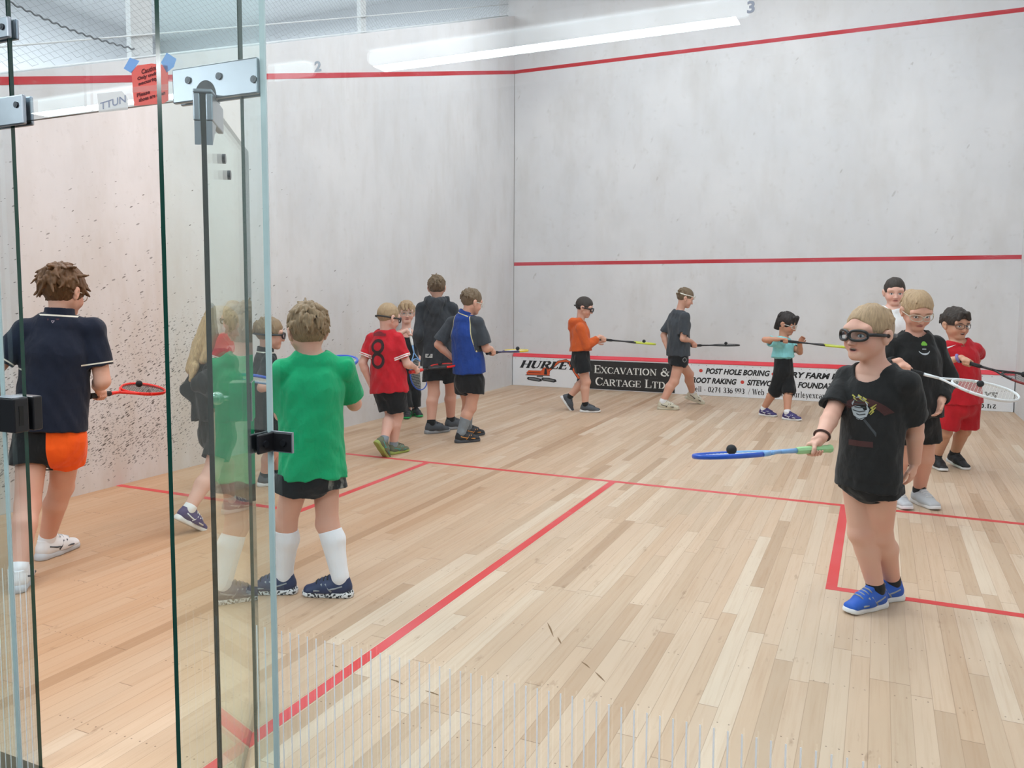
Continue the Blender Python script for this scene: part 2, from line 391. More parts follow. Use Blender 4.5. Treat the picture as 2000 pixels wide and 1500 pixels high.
cpts = [a + (b - a) * t + np.array([0, 0, -0.03 * math.sin(pi * t) + 0.006 * math.sin(95 * t)]) for t in np.linspace(0, 1, 160)]
cb.tube(cpts, 0.006, 6); cb.build('lacing_cable', plain('dark_cable', (96, 100, 104), 0.6), fence)

# ------------------------------------------------------------------ lamps
M_HOUSE = plain('lamp_housing', (240, 240, 240), 0.5, var=0.01)
def emis(name, col, st):
    n = NT(name); n.base((*col, 1), 0.4); n.b.inputs['Emission Color'].default_value = (*col, 1); n.b.inputs['Emission Strength'].default_value = st; return n.mat
M_TUBE = emis('lamp_diffuser', (1, 0.99, 0.97), 4.0)
M_TUBE2 = emis('corridor_lamp_diffuser', (0.90, 0.96, 1.0), 2.6)
side = {1.3: 'left', 3.2: 'middle', 5.1: 'right'}; dep = {1.3: 'back', 4.2: 'middle', 7.3: 'front'}
for x, y in COURT_LAMPS:
    t = empty('ceiling_light', (x, y, HC)); tag(t, 'long fluorescent court light on the ceiling, %s row, near the %s of the court' % (side[x], dep[y]), 'ceiling light', 'court ceiling lights')
    MB().box((x - 0.2, y - 0.92, HC - 0.10), (x + 0.2, y + 0.92, HC - 0.001)).build('housing', M_HOUSE, t)
    MB().box((x - 0.17, y - 0.88, HC - 0.13), (x + 0.17, y + 0.88, HC - 0.1005)).build('diffuser', M_TUBE, t)
for x, nm in ((1.6, 'left'), (4.6, 'middle'), (7.4, 'right')):  # unseen panels, added to light the striped glass
    t = empty('corridor_fill_panel', (x, -1.0, 2.98)); tag(t, 'square white fill panel added above the corridor, the %s one' % nm, 'ceiling light', 'added corridor fill panels')
    MB().box((x - 0.3, -1.3, 2.962), (x + 0.3, -0.7, 2.979)).build('housing', M_HOUSE, t)
    MB().box((x - 0.28, -1.28, 2.958), (x + 0.28, -0.72, 2.9615)).build('diffuser', M_TUBE2, t)
for x, wd in ((-0.1, 1.6), (3.12, 1.17)):
    t = empty('corridor_light', (x, -3.0, 2.98)); tag(t, 'long white corridor light seen mirrored in the glass, %s' % ('the one over the doorway' if x < 2 else 'the one over the right glass wall'), 'ceiling light', 'corridor lights mirrored in the glass')
    MB().box((x - wd, -3.09, 2.915), (x + wd, -2.91, 2.979)).build('housing', M_HOUSE, t, bevel=0.01)
    MB().box((x - wd + 0.01, -3.06, 2.83), (x + wd - 0.01, -2.94, 2.9145)).build('diffuser', M_TUBE2, t, bevel=0.03)
# ------------------------------------------------------------------ lettering: a stroke alphabet with serifs, and plain sans from the built-in font
def arc(cx, cy, rx, ry, a0, a1, n=14):
    return [(cx + rx * math.cos(math.radians(a0 + (a1 - a0) * i / n)), cy + ry * math.sin(math.radians(a0 + (a1 - a0) * i / n))) for i in range(n + 1)]
TK, TN = 0.135, 0.055       # thick and thin strokes
def SF(x, y, w=0.30): return ('n', [(x - w / 2, y), (x + w / 2, y)])   # a serif
def stem(x, y0, y1, w=TK): return ('w', [(x, y0), (x, y1)], w)
h = TN / 2
G = {  # glyph: (width, strokes)  — cap height 1, x height 0.66
 'A': (0.78, [('n', [(0.08, h), (0.39, 1)]), ('t', [(0.39, 1), (0.68, h)]), ('n', [(0.2, 0.36), (0.56, 0.36)]), SF(0.09, h, 0.24), SF(0.67, h, 0.28)]),
 'C': (0.74, [('t', arc(0.42, 0.5, 0.32, 0.47, 105, 255)), ('n', arc(0.42, 0.5, 0.32, 0.47, 105, 35)), ('n', arc(0.42, 0.5, 0.32, 0.47, 255, 330)), ('n', [(0.69, 0.97), (0.69, 0.70)])]),
 'D': (0.80, [stem(0.17, 0, 1), ('n', [(0.04, 1 - h), (0.42, 1 - h)]), ('n', [(0.04, h), (0.42, h)]), ('t', arc(0.40, 0.5, 0.31, 0.47, 80, -80)), ]),
 'E': (0.70, [stem(0.17, 0, 1), ('n', [(0.04, 1 - h), (0.62, 1 - h)]), ('n', [(0.04, h), (0.64, h)]), ('n', [(0.17, 0.52), (0.48, 0.52)]), ('n', [(0.61, 1), (0.61, 0.74)]), ('n', [(0.63, 0), (0.63, 0.27)]), ('n', [(0.48, 0.62), (0.48, 0.42)])]),
 'G': (0.80, [('t', arc(0.42, 0.5, 0.32, 0.47, 105, 255)), ('n', arc(0.42, 0.5, 0.32, 0.47, 105, 35)), ('n', arc(0.42, 0.5, 0.32, 0.47, 255, 320)), ('n', [(0.69, 0.97), (0.69, 0.72)]), stem(0.68, 0.05, 0.45), SF(0.66, 0.45)]),
 'H': (0.88, [stem(0.18, 0, 1), stem(0.70, 0, 1), ('n', [(0.18, 0.5), (0.7, 0.5)]), SF(0.18, h), SF(0.7, h), SF(0.18, 1 - h), SF(0.7, 1 - h)]),
 'I': (0.38, [stem(0.19, 0, 1), SF(0.19, h), SF(0.19, 1 - h)]),
 'L': (0.68, [stem(0.18, 0, 1), SF(0.18, 1 - h), ('n', [(0.04, h), (0.62, h)]), ('n', [(0.61, 0), (0.61, 0.30)])]),
 'N': (0.88, [('n', [(0.17, 0), (0.17, 1)]), ('n', [(0.71, 0), (0.71, 1)]), ('t', [(0.15, 1), (0.71, 0.02)]), SF(0.17, h, 0.24), SF(0.13, 1 - h, 0.2), SF(0.71, 1 - h, 0.24)]),
 'O': (0.84, [('t', arc(0.42, 0.5, 0.33, 0.47, 105, 255)), ('t', arc(0.42, 0.5, 0.33, 0.47, 75, -75)), ('n', arc(0.42, 0.5, 0.33, 0.47, 75, 105)), ('n', arc(0.42, 0.5, 0.33, 0.47, 255, 285))]),
 'R': (0.80, [stem(0.17, 0, 1), SF(0.17, h), ('n', [(0.04, 1 - h), (0.42, 1 - h)]), ('t', arc(0.40, 0.745, 0.23, 0.225, 85, -85)), ('n', [(0.17, 0.52), (0.42, 0.52)]), ('t', [(0.40, 0.50), (0.68, h)]), SF(0.70, h, 0.2)]),
 'T': (0.74, [stem(0.37, 0, 1), SF(0.37, h), ('n', [(0.06, 1 - h), (0.68, 1 - h)]), ('n', [(0.07, 1), (0.07, 0.72)]), ('n', [(0.67, 1), (0.67, 0.72)])]),
 'U': (0.82, [stem(0.17, 0.3, 1), ('n', [(0.66, 0.3), (0.66, 1)]), ('t', arc(0.415, 0.3, 0.245, 0.27, 180, 270, 7)), ('n', arc(0.415, 0.3, 0.245, 0.27, 270, 360, 7)), SF(0.17, 1 - h), SF(0.66, 1 - h, 0.24)]),
 'V': (0.78, [('t', [(0.10, 1), (0.40, 0)]), ('n', [(0.40, 0), (0.69, 1)]), SF(0.12, 1 - h, 0.28), SF(0.68, 1 - h, 0.24)]),
 'W': (1.05, [('t', [(0.08, 1), (0.32, 0)]), ('n', [(0.32, 0), (0.52, 0.95)]), ('t', [(0.52, 0.95), (0.74, 0)]), ('n', [(0.74, 0), (0.97, 1)]), SF(0.1, 1 - h, 0.24), SF(0.95, 1 - h, 0.2)]),
 'X': (0.78, [('t', [(0.10, 1), (0.68, 0)]), ('n', [(0.10, 0), (0.66, 1)]), SF(0.13, 1 - h, 0.26), SF(0.66, h, 0.26), SF(0.11, h, 0.22), SF(0.65, 1 - h, 0.22)]),
 'Y': (0.76, [('t', [(0.10, 1), (0.38, 0.45)]), ('n', [(0.38, 0.45), (0.66, 1)]), stem(0.38, 0, 0.48), SF(0.38, h), SF(0.12, 1 - h, 0.26), SF(0.65, 1 - h, 0.22)]),
 '&': (0.86, [('t', arc(0.34, 0.27, 0.26, 0.25, 110, 300)), ('n', arc(0.36, 0.77, 0.17, 0.20, -60, 240)), ('t', [(0.24, 0.64), (0.74, 0.02)]), ('n', [(0.45, 0.05), (0.62, 0.26), (0.70, 0.52)]), SF(0.70, 0.53, 0.24)]),
 '-': (0.42, [('w', [(0.07, 0.34), (0.35, 0.34)], 0.07)]), '.': (0.28, [('w', [(0.08, 0.06), (0.20, 0.06)], 0.12)]), '/': (0.5, [('n', [(0.08, -0.08), (0.42, 1.05)])]), ' ': (0.34, []),
 '0': (0.58, [('t', arc(0.29, 0.48, 0.19, 0.46, 110, 250)), ('t', arc(0.29, 0.48, 0.19, 0.46, 70, -70)), ('n', arc(0.29, 0.48, 0.19, 0.46, 60, 120, 4)), ('n', arc(0.29, 0.48, 0.19, 0.46, 240, 300, 4))]),
 '2': (0.58, [('n', arc(0.28, 0.70, 0.19, 0.24, 170, 60)), ('t', [(0.44, 0.80), (0.47, 0.70), (0.43, 0.55), (0.10, 0.06)]), ('w', [(0.07, 0.05), (0.50, 0.05)], 0.10)]),
 '3': (0.58, [('n', arc(0.27, 0.72, 0.19, 0.22, 165, 50)), ('t', arc(0.27, 0.72, 0.19, 0.22, 60, -80)), ('t', arc(0.27, 0.26, 0.21, 0.25, 85, -70)), ('n', arc(0.27, 0.26, 0.21, 0.25, 290, 190))]),
 '4': (0.60, [stem(0.40, 0, 0.95), ('n', [(0.40, 0.95), (0.05, 0.30)]), ('n', [(0.05, 0.28), (0.56, 0.28)]), SF(0.40, h, 0.26)]),
 '6': (0.58, [('t', arc(0.30, 0.30, 0.21, 0.28, 100, 270)), ('t', arc(0.30, 0.30, 0.21, 0.28, 80, -80)), ('n', [(0.12, 0.42), (0.20, 0.72), (0.46, 0.92)])]),
 '7': (0.58, [('w', [(0.07, 0.90), (0.52, 0.90)], 0.10), ('t', [(0.50, 0.88), (0.24, 0.0)])]),
 '9': (0.58, [('t', arc(0.28, 0.65, 0.20, 0.27, 100, 260)), ('t', arc(0.28, 0.65, 0.20, 0.27, 80, -80)), ('n', [(0.46, 0.56), (0.40, 0.22), (0.12, 0.02)])]),
 'a': (0.56, [('n', arc(0.26, 0.47, 0.17, 0.17, 165, 30)), stem(0.41, 0.08, 0.52), ('t', arc(0.23, 0.19, 0.14, 0.17, 90, 270)), ('n', [(0.23, 0.36), (0.41, 0.36)]), ('n', arc(0.23, 0.19, 0.16, 0.17, 270, 340)), ('n', [(0.41, 0.06), (0.52, 0.04)])]),
 'b': (0.60, [stem(0.14, 0.02, 1, 0.11), SF(0.09, 1 - h, 0.16), ('t', arc(0.32, 0.33, 0.20, 0.31, 80, -80)), ('n', arc(0.32, 0.33, 0.20, 0.31, 80, 170)), ('n', arc(0.32, 0.33, 0.20, 0.31, 190, 280))]),
 'c': (0.52, [('t', arc(0.29, 0.33, 0.20, 0.31, 105, 255)), ('n', arc(0.29, 0.33, 0.20, 0.31, 105, 40)), ('n', arc(0.29, 0.33, 0.20, 0.31, 255, 325)), ('w', [(0.43, 0.48), (0.43, 0.56)], 0.1)]),
 'e': (0.55, [('t', arc(0.29, 0.33, 0.20, 0.31, 95, 255)), ('n', arc(0.29, 0.33, 0.20, 0.31, 95, 0)), ('n', [(0.10, 0.36), (0.49, 0.36)]), ('n', arc(0.29, 0.33, 0.20, 0.31, 255, 325))]),
 'h': (0.64, [stem(0.15, 0, 1, 0.11), SF(0.10, 1 - h, 0.16), ('n', arc(0.33, 0.44, 0.16, 0.20, 170, 60, 8)), stem(0.48, 0, 0.48, 0.11), SF(0.15, h, 0.24), SF(0.48, h, 0.24)]),
 'i': (0.32, [stem(0.16, 0, 0.66, 0.11), SF(0.11, 0.66 - h, 0.16), SF(0.16, h, 0.24), ('w', [(0.10, 0.86), (0.22, 0.86)], 0.12)]),
 'l': (0.32, [stem(0.16, 0, 1, 0.11), SF(0.11, 1 - h, 0.16), SF(0.16, h, 0.24)]),
 'n': (0.64, [stem(0.15, 0, 0.66, 0.11), SF(0.10, 0.66 - h, 0.16), ('n', arc(0.33, 0.44, 0.16, 0.20, 170, 60, 8)), stem(0.48, 0, 0.48, 0.11), SF(0.15, h, 0.24), SF(0.48, h, 0.24)]),
 'o': (0.58, [('t', arc(0.29, 0.33, 0.20, 0.31, 105, 255)), ('t', arc(0.29, 0.33, 0.20, 0.31, 75, -75)), ('n', arc(0.29, 0.33, 0.20, 0.31, 75, 105, 3)), ('n', arc(0.29, 0.33, 0.20, 0.31, 255, 285, 3))]),
 'r': (0.48, [stem(0.15, 0, 0.66, 0.11), SF(0.10, 0.66 - h, 0.16), SF(0.15, h, 0.26), ('n', arc(0.33, 0.46, 0.16, 0.18, 170, 70, 7)), ('w', [(0.37, 0.60), (0.43, 0.56)], 0.1)]),
 't': (0.40, [stem(0.19, 0.1, 0.86, 0.11), ('n', [(0.06, 0.64), (0.36, 0.64)]), ('n', arc(0.29, 0.13, 0.10, 0.11, 180, 330, 7))]),
 'u': (0.64, [stem(0.15, 0.2, 0.66, 0.11), SF(0.10, 0.66 - h, 0.16), ('n', arc(0.31, 0.2, 0.16, 0.18, 180, 330, 8)), stem(0.48, 0, 0.66, 0.11), SF(0.43, 0.66 - h, 0.16), SF(0.52, h, 0.14)]),
 'v': (0.58, [('w', [(0.09, 0.66), (0.30, 0)], 0.11), ('n', [(0.30, 0), (0.50, 0.66)]), SF(0.11, 0.66 - h, 0.24), SF(0.49, 0.66 - h, 0.2)]),
 'w': (0.82, [('w', [(0.08, 0.66), (0.26, 0)], 0.11), ('n', [(0.26, 0), (0.41, 0.62)]), ('w', [(0.41, 0.62), (0.57, 0)], 0.11), ('n', [(0.57, 0), (0.74, 0.66)]), SF(0.1, 0.66 - h, 0.2), SF(0.73, 0.66 - h, 0.18)]),
 'x': (0.58, [('w', [(0.09, 0.66), (0.49, 0)], 0.11), ('n', [(0.09, 0), (0.48, 0.66)]), SF(0.11, 0.66 - h, 0.22), SF(0.48, h, 0.22), SF(0.09, h, 0.18), SF(0.48, 0.66 - h, 0.18)]),
 'y': (0.58, [('w', [(0.09, 0.66), (0.31, 0)], 0.11), ('n', [(0.50, 0.66), (0.28, -0.08), (0.14, -0.24), (0.06, -0.20)]), SF(0.11, 0.66 - h, 0.24), SF(0.49, 0.66 - h, 0.2)]),
 'z': (0.52, [('n', [(0.08, 0.62), (0.44, 0.62)]), ('n', [(0.08, 0.04), (0.46, 0.04)]), ('w', [(0.42, 0.62), (0.10, 0.04)], 0.11), ('n', [(0.09, 0.65), (0.09, 0.48)]), ('n', [(0.45, 0.02), (0.45, 0.20)])]),
}
def ribbon(pts, w, step=None):
    """flat strip along a polyline in 2-D: vertices and quads"""
    P = np.array(pts, float)
    if step:
        Q = [P[0]]
        for a, b in zip(P[:-1], P[1:]):
            k = max(1, int(np.linalg.norm(b - a) / step)); Q += [a + (b - a) * i / k for i in range(1, k + 1)]
        P = np.array(Q)
    T = np.gradient(P, axis=0) if len(P) > 2 else np.repeat((P[1] - P[0])[None], 2, 0)
    T /= np.maximum(np.linalg.norm(T, axis=1, keepdims=True), 1e-9); N = np.stack([-T[:, 1], T[:, 0]], 1)
    ww = np.broadcast_to(np.asarray(w, float), (len(P),))[:, None]
    v = np.concatenate([P + N * ww / 2, P - N * ww / 2]); n = len(P)
    return v, [(i, i + n, i + n + 1, i + 1) for i in range(n - 1)]
def serif_text(txt, size, x=0.0, y=0.0, shear=0.0, small=0.78, bold=1.0, caps=False, track=0.0, step=None):
    """vertices (2-D) and quads of a line of serif text; with caps, lower case prints as small capitals"""
    V = []; F = []; n = 0; cx = x
    for ch in txt:
        s = size
        if caps and ch.islower(): ch = ch.upper(); s = size * small
        wd, st = G.get(ch, G[' '])
        for k in st:
            w = {'t': TK, 'n': TN}.get(k[0], k[2] if len(k) > 2 else TK) * bold
            v, f = ribbon(k[1], w, step)
            v = v * s; v[:, 0] += v[:, 1] * shear + cx; v[:, 1] += y
            V.append(v); F += [tuple(i + n for i in q) for q in f]; n += len(v)
        cx += (wd + track) * s
    return np.concatenate(V), F, cx
def sans_text(txt, size, x=0.0, y=0.0, shear=0.0, bold=0.0, spacing=1.0):
    cu = bpy.data.curves.new('lettering', 'FONT'); cu.body = txt; cu.size = size; cu.shear = shear; cu.offset = bold; cu.space_character = spacing; cu.resolution_u = 3
    o = bpy.data.objects.new('lettering', cu); COL.objects.link(o)
    bpy.context.view_layer.update()
    me = bpy.data.meshes.new_from_object(o)
    v = np.zeros(len(me.vertices) * 3); me.vertices.foreach_get('co', v); v = v.reshape(-1, 3)[:, :2]
    f = [tuple(p.vertices) for p in me.polygons]
    bpy.data.objects.remove(o); bpy.data.meshes.remove(me); bpy.data.curves.remove(cu)
    return v + np.array([x, y]), f, (v[:, 0].max() + x if len(v) else x)
def fit2(v, x0, x1, y0=None, y1=None):
    """stretch 2-D lettering to a given extent"""
    v = np.array(v); a, b = v[:, 0].min(), v[:, 0].max(); v[:, 0] = x0 + (v[:, 0] - a) * (x1 - x0) / (b - a)
    if y0 is not None:
        a, b = v[:, 1].min(), v[:, 1].max(); v[:, 1] = y0 + (v[:, 1] - a) * (y1 - y0) / (b - a)
    return v
def disc2(cx, cy, r, n=18):
    return np.array([(cx + r * math.cos(2 * pi * i / n), cy + r * math.sin(2 * pi * i / n)) for i in range(n)]), [tuple(range(n))]
def poly2(pts): return np.array(pts, float), [tuple(range(len(pts)))]
def on_front(v, y): return np.column_stack([v[:, 0], np.full(len(v), y), v[:, 1]])

# ------------------------------------------------------------------ the tin with its advertising
TY = 9.70
tin = empty('tin_board', (3.2, 9.72, 0)); tag(tin, 'low white advertising tin with red top batten along the foot of the front wall', 'advertising board')
MB().box((0.012, TY, 0.002), (6.388, 9.749, 0.430)).build('board', M_WHITE, tin)
b = MB(); b.add([(0.012, TY - 0.004, 0.430), (6.388, TY - 0.004, 0.430), (6.388, TY - 0.004, 0.440), (6.388, 9.735, 0.48), (6.388, 9.749, 0.48), (6.388, 9.749, 0.43), (0.012, TY - 0.004, 0.440), (0.012, 9.735, 0.48), (0.012, 9.749, 0.48), (0.012, 9.749, 0.43)],
      [(0, 1, 2, 6), (6, 2, 3, 7), (7, 3, 4, 8), (8, 4, 5, 9), (0, 6, 7, 8, 9), (1, 5, 4, 3, 2), (0, 9, 5, 1)])
b.build('red_batten', M_REDP, tin)
M_BLK = plain('sign_black', (34, 31, 29), 0.5); M_INK = plain('sign_ink', (22, 22, 26), 0.5); M_SW = plain('sign_white_ink', (240, 238, 232), 0.5, var=0.01); M_SR = plain('sign_red_dot', (214, 66, 52), 0.5)
M_OR = plain('sign_orange', (222, 92, 40), 0.5); M_GR = plain('sign_grey', (110, 112, 112), 0.5); M_DOT = plain('rivet_dots', (90, 92, 96), 0.5)
def sign(name, parts, y, mats, parent):
    m = MB()
    for v, f, mi in parts: m.add(on_front(v, y), f, mi)
    return m.build(name, mats, parent)
P2 = lambda x, y: (lambda p: (p[0], p[2]))(at(x, y, 1, TY))     # a photo point on the face of the tin
panel = MB().box((1.215, TY - 0.0025, 0.010), (2.44, TY - 0.0001, 0.415)).build('black_panel', M_BLK, tin)
v1, f1, _ = serif_text('Excavation &', 0.13, caps=True, bold=1.1, small=0.8); v1 = fit2(v1, 1.285, 2.365, 0.232, 0.352)
v2, f2, _ = serif_text('Cartage Ltd', 0.13, caps=True, bold=1.1, small=0.8); v2 = fit2(v2, 1.305, 2.305, 0.060, 0.180)
for v_, f_ in ((v1, f1), (v2, f2)): sign('lettering', [(v_, f_, 0)], TY - 0.0035, M_SW, panel)
# company name over a line-drawn excavator
vh, fh, _ = serif_text('HURLEY', 0.15, shear=0.28, bold=1.7); vh = fit2(vh, 0.125, 1.06, 0.262, 0.385)
sign('company_lettering', [(vh, fh, 0)], TY - 0.0035, M_INK, tin)
ex = []
ex.append((*poly2([(0.24, 0.16), (0.60, 0.165), (0.61, 0.225), (0.57, 0.285), (0.50, 0.285), (0.47, 0.235), (0.27, 0.232), (0.235, 0.20)]), 0))
ex.append((*poly2([(0.22, 0.158), (0.61, 0.163), (0.61, 0.172), (0.22, 0.168)]), 1))
ex.append((*poly2([(0.515, 0.18), (0.565, 0.18), (0.555, 0.27), (0.525, 0.27)]), 1))
ex.append((*poly2([(0.26, 0.195), (0.46, 0.20), (0.46, 0.207), (0.26, 0.202)]), 1))
ex.append((*poly2([(0.40, 0.135), (0.50, 0.137), (0.50, 0.16), (0.40, 0.158)]), 2))
for cx in (0.31, 0.54):
    ex.append((*poly2([(cx - 0.05, 0.09), (cx + 0.13, 0.07), (cx + 0.175, 0.085), (cx + 0.16, 0.115), (cx + 0.05, 0.135), (cx - 0.045, 0.135), (cx - 0.07, 0.115)]), 1))
    ex.append((*poly2([(cx - 0.035, 0.1), (cx + 0.12, 0.083), (cx + 0.14, 0.092), (cx + 0.13, 0.106), (cx + 0.04, 0.122), (cx - 0.035, 0.124)]), 2))
for pts, wd, mi in (([(0.58, 0.235), (0.74, 0.375), (0.86, 0.40), (0.93, 0.355)], 0.042, 1), ([(0.58, 0.235), (0.74, 0.375), (0.86, 0.40), (0.93, 0.355)], 0.028, 0),
                    ([(0.90, 0.39), (0.93, 0.33), (1.07, 0.13)], 0.046, 1), ([(0.90, 0.39), (0.93, 0.33), (1.07, 0.13)], 0.030, 0)):
    vv, ff = ribbon(pts, wd); ex.append((vv, ff, mi))
ex.append((*poly2([(1.03, 0.14), (1.10, 0.155), (1.14, 0.115), (1.10, 0.08), (1.12, 0.035), (1.02, 0.03), (0.985, 0.065), (1.02, 0.09)]), 1))
ex.append((*poly2([(1.06, 0.125), (1.10, 0.135), (1.12, 0.11), (1.085, 0.09)]), 2))
me_ = MB()
for k, (v, f, mi) in enumerate(ex): me_.add(on_front(v, TY - 0.0012 - 0.0001 * k), f, mi)
me_.build('excavator_drawing', [M_OR, M_INK, M_GR], tin)
# services, in heavy slanted sans
def svc(txt, x0, x1, z0, zh=0.078):
    v, f, _ = sans_text(txt, 0.1, shear=0.28, bold=0.0042); return fit2(v, x0, x1, z0, z0 + zh), f, 0
lx = lambda px, py: P2(px, py)[0]
tparts = [svc('POST HOLE BORING', lx(1378, 727), lx(1504, 730), 0.295), svc('DAIRY FARM MAINTENANCE', 3.757, 5.22, 0.292), svc('METAL', 5.66, 6.045, 0.285),
          svc('ROOT RAKING', lx(1351, 743), lx(1439, 745), 0.165), svc('SITEWORKS', lx(1459, 747), 3.86, 0.165), svc('FOUNDATIONS', lx(1558, 752), 4.64, 0.165), svc('DRIVEWAYS', 5.50, 6.23, 0.150)]
for t_ in tparts: sign('lettering', [t_], TY - 0.0012, M_INK, tin)
dots = [(*disc2(lx(1369, 722), 0.335, 0.024), 0), (*disc2(lx(1450, 744), 0.205, 0.024), 0), (*disc2(lx(1548, 750), 0.205, 0.024), 0), (*disc2(3.716, 0.33, 0.020), 0), (*disc2(5.40, 0.19, 0.024), 0), (*disc2(5.58, 0.325, 0.024), 0)]
for t_ in dots: sign('red_bullet', [t_], TY - 0.0013, M_SR, tin)
va, fa, _ = serif_text('Cell - 0274 336 993', 0.1, track=0.03, bold=1.25); va = fit2(va, lx(1350, 760), lx(1454, 766), 0.045, 0.125)
vb, fb, _ = serif_text('/ Web -', 0.1, track=0.03, bold=1.25); vb = fit2(vb, lx(1461, 765), lx(1500, 770), 0.040, 0.128)
vc, fc, _ = serif_text('www.hurleyexcavation', 0.1, track=0.05, bold=1.25); vc = fit2(vc, 3.74, 4.535, 0.020, 0.120)
vd, fd, _ = serif_text('.co.nz', 0.1, track=0.05, bold=1.25); vd = fit2(vd, 5.985, 6.215, 0.030, 0.085)
for v_, f_ in ((va, fa), (vb, fb), (vc, fc), (vd, fd)): sign('lettering', [(v_, f_, 0)], TY - 0.0012, M_INK, tin)
rd = []
for i in range(64): rd.append((*disc2(0.06 + i * 0.1, 0.408, 0.0045, 6), 0))
rng = random.Random(3)
for i in range(16):
    x = rng.uniform(0.3, 6.2); z = rng.uniform(0.2, 0.29)
    for k in range(5): rd.append((*disc2(x + k * 0.03, z, 0.004, 6), 0))
sign('rivets', rd, TY - 0.0026, M_DOT, tin)['kind'] = 'stuff'
# ------------------------------------------------------------------ the glass back wall, its fins, the open door
def glass_material(name, tint, ior=1.5, rough=0.0):
    n = NT(name); t = n.t
    tr = n.node('ShaderNodeBsdfTransparent'); tr.inputs[0].default_value = (*tint, 1)
    gl = n.node('ShaderNodeBsdfGlossy'); gl.inputs['Roughness'].default_value = rough; gl.inputs['Color'].default_value = (0.97, 1, 0.99, 1)
    fr = n.node('ShaderNodeFresnel')
    n.set(fr.inputs[0], n.mixf(n.geo('Backfacing'), ior, 1.0 / ior))
    mx = n.node('ShaderNodeMixShader'); n.set(mx.inputs[0], fr.outputs[0]); n.set(mx.inputs[1], tr.outputs[0]); n.set(mx.inputs[2], gl.outputs[0])
    n.set(n.out.inputs[0], mx.outputs[0]); return n.mat
M_GLASS = glass_material('clear_toughened_glass', (0.922, 0.972, 0.992))
M_GLASSD = glass_material('green_toughened_glass', (0.930, 0.984, 0.978))
M_EDGE = plain('polished_glass_edge', (10, 62, 52), 0.15, 0, 0.6)
M_EDGED = plain('dark_glass_edge', (26, 34, 28), 0.25, 0, 0.5)
M_STEEL = plain('brushed_steel', (168, 174, 184), 0.32, 0.85); M_DSTEEL = plain('dark_bronze_metal', (42, 42, 46), 0.38, 0.4)
M_BOLT = plain('steel_bolt', (70, 72, 78), 0.3, 0.8); M_SIL = plain('silicone_joint', (206, 226, 228), 0.4)
def translucent(name, rgb, k=0.6):
    n = NT(name); c = srgb(*rgb); t = n.node('ShaderNodeBsdfTranslucent'); t.inputs[0].default_value = c
    n.base(c, 0.7, 0, 0.2); mx = n.node('ShaderNodeMixShader'); mx.inputs[0].default_value = k
    n.set(mx.inputs[1], n.b.outputs[0]); n.set(mx.inputs[2], t.outputs[0]); n.set(n.out.inputs[0], mx.outputs[0]); return n.mat
M_STRIPE = translucent('frosted_stripe', (255, 255, 255), 0.3)
def pane(name, c, u, v, n, su, sv, th, mat, edge, parent):
    """glass sheet: corner c, spans su along u and sv along v, thickness th along n; faces get glass, rims the edge colour"""
    c, u, v, n = (np.array(q, float) for q in (c, u, v, n))
    P = [c, c + u * su, c + u * su + v * sv, c + v * sv]; P = P + [p + n * th for p in P]
    m = MB(); m.add(P, [(0, 1, 2, 3), (7, 6, 5, 4)], 0); m.add(P, [(0, 4, 5, 1), (1, 5, 6, 2), (2, 6, 7, 3), (3, 7, 4, 0)], 1)
    o = m.build(name, [mat, edge], parent)
    bm = bmesh.new(); bm.from_mesh(o.data); bmesh.ops.remove_doubles(bm, verts=bm.verts, dist=1e-5); bmesh.ops.recalc_face_normals(bm, faces=bm.faces); bm.to_mesh(o.data); bm.free()
    return o
TH = 0.012
XL, XR, XF, XH = 2.742, 3.564, 3.636, 3.462         # left jamb, right jamb, fin, door pivot
DH = 1.873                                          # underside of the glass over the door
def stripes(x0, x1, parent):
    m = MB(); x = x0
    while x < x1:
        m.box((x - 0.0017, -TH - 0.0006, -0.095), (x + 0.0017, -TH - 0.0001, 0.589)); x += 0.0256
    return m.build('safety_stripes', M_STRIPE, parent)
def plate(m, x0, x1, z0, z1, y=-TH): m.box((x0, y - 0.012, z0), (x1, y - 0.0001, z1)); m.box((x0, 0.0001, z0), (x1, 0.010, z1)); return m
def bolt(p, parent, r=0.0085):
    m = MB(); m.cyl((p[0], -TH - 0.0155, p[1]), (p[0], -TH - 0.0121, p[1]), r, 20); m.cyl((p[0], -TH - 0.0160, p[1]), (p[0], -TH - 0.0150, p[1]), r * 0.45, 6)
    return m.build('bolt', M_BOLT, parent, smooth=False)

gr = empty('glass_wall_panel', (4.98, 0, 0)); tag(gr, 'large clear glass wall panel with white stripes at its foot, right of the doorway', 'glass wall')
pane('pane', (XR, -TH, -0.1), (1, 0, 0), (0, 0, 1), (0, 1, 0), LW - XR - 0.002, GT + 0.1, TH, M_GLASS, M_EDGE, gr); stripes(XR + 0.016, LW, gr)
gl = empty('glass_wall_panel', (1.37, 0, 0)); tag(gl, 'clear glass wall panel left of the open doorway, cut off by the picture edge', 'glass wall')
pane('pane', (0.002, -TH, -0.1), (1, 0, 0), (0, 0, 1), (0, 1, 0), XL - 0.002, GT + 0.1, TH, M_GLASS, M_EDGE, gl); stripes(XL - 1.2, XL, gl)
go = empty('glass_overpanel', (3.15, 0, DH)); tag(go, 'clear glass panel above the open doorway, carrying a red notice', 'glass wall')
pane('pane', (XL + 0.004, -TH, DH), (1, 0, 0), (0, 0, 1), (0, 1, 0), XR - XL - 0.008, GT - DH, TH, M_GLASS, M_EDGE, go)
